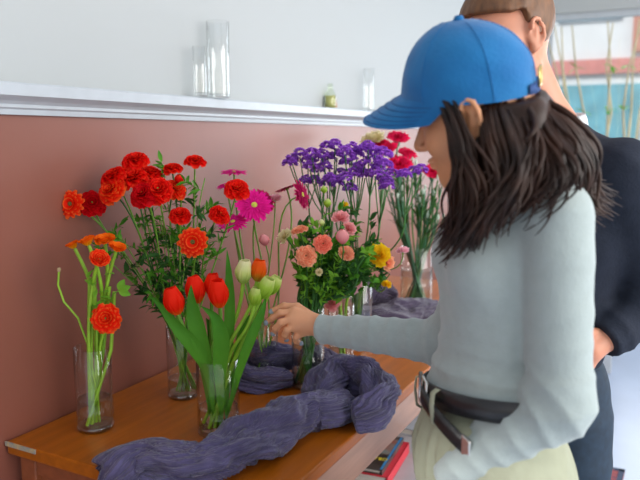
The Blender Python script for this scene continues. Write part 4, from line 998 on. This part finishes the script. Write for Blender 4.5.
b = MB(); b.grid([[crown(v, a)+(crown(v, a)-CC).normalized()*o_ for a in [math.pi-.42+.84*i/14 for i in range(15)]] for v, o_ in ((0, .002), (0, .004), (.13, .004), (.13, .002))]); strap = obj('cap_strap', b, m_cap2, cap)
b = MB(); c = crown(.08, math.pi)-cF*.004
bx = CC-cF*.108+cU*.02
b.tube([bx+cL*x+cU*z for x, z in ((-.012, -.012), (.012, -.012), (.012, .016), (-.012, .016), (-.012, -.012))], .002, 6); obj('cap_buckle', b, mat('brass', (.75, .55, .22), .3, metal=1), strap)

# ================================================================== MAN
m_knit = mat('navy_black_knit', (.020, .025, .040), .85, noise=.1, nscale=50, bump=.15, bscale=200, spec=.2)
m_jean = mat('dark_denim', (.010, .026, .050), .8, noise=.2, nscale=60)
m_brown = mat('short_brown_hair', (.20, .085, .032), .55, c2=(.10, .045, .02), nscale=90, stretch=(1, 1, .3))
Mn = thing('person', (1.2, 1.72, 0), 'man in a black sweater and dark jeans standing behind the woman in the cap', 'person')
mf = az(147); ml = az(237)
mn = P(552, 126, 1.56)
McZ = Vector((mn.x, mn.y, 0))-mf*.02
mch = McZ+UP*1.24; mLs = mn+ml*.185-UP*.092; mRs = mn-ml*.185-UP*.075
mLe = P(656, 300, 1.47); mLw = P(603, 340, 1.42)
mRe = mRs-mf*.05-UP*.29-ml*.01; mRw = mRe+mf*.05-UP*.25+ml*.06
def f_msw(g):
    ax = [mf, ml, UP]
    d = ellip(g, McZ+UP*1.27+ml*.02, (.12, .175, .20), ax); d = smin(d, ellip(g, McZ+UP*1.05, (.105, .150, .20), ax), .06)
    d = smin(d, capsule(g, mLs, mRs, .058, .058), .06); d = smin(d, capsule(g, McZ+UP*1.36, mn, .08, .062), .04)
    for a, b_, c in ((mLs, mLe, mLw), (mRs, mRe, mRw)):
        q = capsule(g, a, b_, .062, .055); q = smin(q, capsule(g, b_, c, .055, .044), .03); q = q-folds(g, b_, c, .006, 18, 3)
        u = np.array((c-b_).normalized(), np.float32); q = np.maximum(q, np.where(((g-np.array(b_, np.float32))@u) > .0, (g-np.array(c, np.float32))@u, -1)); d = smin(d, q, .02)
    d = np.maximum(d, .885-g[..., 2]); d = np.maximum(d, -capsule(g, mn+UP*.02, mn+UP*.2, .058, .075))
    return d
surface('sweater', f_msw, (.78, 1.28, .86), (1.62, 2.02, 1.52), .007, m_knit, Mn)
b = MB()
rows = []
for (z, r_) in ((-.010, .074), (.016, .068), (.026, .064), (.018, .060)): rows.append([mn+UP*(z-.006)+mf*(r_*math.cos(a)-.004)+ml*(r_*1.03*math.sin(a))-UP*(.010*math.cos(a)) for a in [2*math.pi*i/40 for i in range(40)]])
b.grid(rows, True); obj('t_shirt_collar', b, mat('white_cotton', (.75, .76, .78), .8, noise=.03), Mn)
def f_mj(g):
    ax = [mf, ml, UP]; d = ellip(g, McZ+UP*.88, (.115, .155, .13), ax)
    for s in (-1, 1): d = smin(d, capsule(g, McZ+UP*.80+ml*s*.08, McZ+UP*.10+ml*s*.11, .088, .065), .03)
    d = d-folds(g, McZ+UP*.5, McZ+UP*.9, .004, 9, 3)
    return np.maximum(d, .04-g[..., 2])
surface('jeans', f_mj, (McZ.x-.28, McZ.y-.28, .02), (McZ.x+.28, McZ.y+.28, 1.05), .009, m_jean, Mn)
for s in (-1, 1):
    f = McZ+ml*(s*.11)
    surface('shoe', lambda g, f=f: np.maximum(smin(ellip(g, (f.x+mf.x*.06, f.y+mf.y*.06, .02), (.15, .05, .05), [mf, ml, UP]), ellip(g, (f.x-mf.x*.02, f.y-mf.y*.02, .06), (.07, .05, .06), [mf, ml, UP]), .03), .002-g[..., 2]), (f.x-.25, f.y-.25, -.01), (f.x+.25, f.y+.25, .15), .008, mat('black_shoe', (.03, .03, .03), .5), Mn)
MH = P(507, 44, 1.52); kF, kL, kU = basis(143, 16, 4)
headM = head_fn(MH, kF, kL, kU, mn-UP*.02)
def f_bodyM(g):
    d = headM(g); d = smin(d, capsule(g, mn-UP*.02, mch, .055, .08), .04); d = smin(d, capsule(g, mLs, mRs, .035, .035), .03)
    for a, b_, c in ((mLs, mLe, mLw), (mRs, mRe, mRw)):
        d = smin(d, capsule(g, a, b_, .038, .034), .02); d = smin(d, capsule(g, b_, c, .034, .028), .02)
    return d
surface('body', f_bodyM, (.84, 1.28, .98), (1.56, 1.98, 1.84), .0048, skin2, Mn)
def f_mhand(g, w, e):
    u = (w-e).normalized(); s_ = u.cross(UP).normalized(); n_ = s_.cross(u)
    d = capsule(g, w-u*.03, w+u*.035, .027, .027)
    for i in range(4):
        o_ = w+u*.05+n_*((1.5-i)*.019); d = smin(d, capsule(g, w+u*.02, o_, .018, .012), .01)
        d = smin(d, hand_chain(g, [o_, o_+u*.035+s_*-.008, o_+u*.05-s_*.028, o_+u*.045-s_*.045], .0095, .0075), .004)
    d = smin(d, hand_chain(g, [w+u*.01+n_*.025, w+u*.04+n_*.045-s_*.01, w+u*.07+n_*.045-s_*.02], .012, .009), .006)
    return d
for w_, e_ in ((mLw, mLe), (mRw, mRe)):
    surface('hand', lambda g, w_=w_, e_=e_: f_mhand(g, w_, e_), tuple(v-.13 for v in w_), tuple(v+.13 for v in w_), .004, skin2, Mn)
def f_mhair(g):
    ax = [kF, kL, kU]; H_ = MH
    d = ellip(g, H_-kF*.014+kU*.048, (.108, .086, .093), ax)
    q = g-np.array(H_, np.float32); f_ = q@np.array(kF, np.float32); u_ = q@np.array(kU, np.float32)
    cut = np.where(f_ > .005, .058+.35*np.clip(f_-.03, 0, 1)-u_, np.where(f_ > -.012, (.030-u_), -.062-.25*f_-u_))
    d = np.maximum(d, cut)
    d = np.where(True, d-.003*snoise(g, 70, 6)-.0015*snoise(g, 220, 8), d)
    return d
surface('hair', f_mhair, (MH.x-.16, MH.y-.16, MH.z-.10), (MH.x+.16, MH.y+.16, MH.z+.20), .004, m_brown, Mn)

# plants by the window
m_branch = mat('pale_branch', (.45, .40, .25), .7, noise=.2)
pt = thing('branch_arrangement', (.85, 5.7, 0), 'tall pale branches with green leaves in a floor pot by the window', 'plant')
b = MB(); b.lathe([(0, 0), (.10, 0), (.13, .05), (.14, .35), (.11, .45), (.10, .45), (.12, .34), (0, .34)], (.85, 5.7, 0), 28); obj('pot', b, mat('white_pot', (.7, .7, .7), .5), pt)
rs2 = random.Random(11)
for i in range(9):
    a = rs2.uniform(-.55, .55); q = Vector((.85, 5.7, .36)); pts = [q]
    for k in range(6): pts.append(q+Vector((a*(k+1)*.17+rs2.uniform(-.03, .03), rs2.uniform(-.08, .03), .32*(k+1))))
    b = MB(); b.tube(pts, lambda t: .016*(1-.7*t), 6); obj('branch', b, m_branch, pt)
    if i % 3 == 0:
        for k in range(6): b = MB(); leafmesh(b, pts[-2-(k % 2)], (rs2.uniform(-1, 1), rs2.uniform(-.4, .4), rs2.uniform(-.3, 1)), .07, .016); obj('leaf', b, LF1, pt)

# ================================================================== LIGHT, CAMERA
w = bpy.data.worlds.new('daylight'); sc.world = w; w.use_nodes = True; n = w.node_tree.nodes; l = w.node_tree.links
bg = n['Background']; bg.inputs[1].default_value = .72
sky = n.new('ShaderNodeTexSky'); sky.sky_type = 'NISHITA'; sky.sun_disc = False; sky.sun_elevation = R_(40); sky.sun_rotation = R_(120); sky.air_density = 1; sky.dust_density = 2
mx = n.new('ShaderNodeMixRGB'); mx.inputs[0].default_value = .12; mx.inputs[1].default_value = (.98, .97, .95, 1); l.new(sky.outputs[0], mx.inputs[2]); l.new(mx.outputs[0], bg.inputs[0])
def area(name, loc, rot, sx, sy, e, c):
    L = bpy.data.lights.new(name, 'AREA'); L.shape = 'RECTANGLE'; L.size = sx; L.size_y = sy; L.energy = e; L.color = c
    o = bpy.data.objects.new(name, L); o.location = loc; o.rotation_euler = rot; col.objects.link(o); return o
area('window_daylight', (2.2, Y1-.02, 1.6), (R_(-90), 0, 0), 3.3, 1.6, 90, (.85, .93, 1))
area('side_fill_light', (4.1, 1.6, 2.0), (0, R_(78), 0), 2.0, 3.2, 150, (1, .98, .95))  # soft lamp added at the open right side for directional shading, no window modelled
L = bpy.data.lights.new('sun', 'SUN'); L.energy = 3.2; L.angle = R_(2); L.color = (1, .96, .9); so = bpy.data.objects.new('sun', L); so.rotation_euler = Vector((-.25, -.7, .62)).to_track_quat('Z', 'Y').to_euler(); col.objects.link(so)
cam = bpy.data.cameras.new('camera'); co = bpy.data.objects.new('camera', cam); col.objects.link(co); sc.camera = co
co.location = CAM; co.rotation_euler = (math.pi/2-TH, 0, AL); cam.sensor_width = 36; cam.lens = 39.375
cam.dof.use_dof = True; cam.dof.focus_distance = 1.62; cam.dof.aperture_fstop = 3.4
sc.view_settings.view_transform = 'Standard'; sc.view_settings.look = 'None'; sc.view_settings.exposure = -0.12; sc.view_settings.gamma = 1
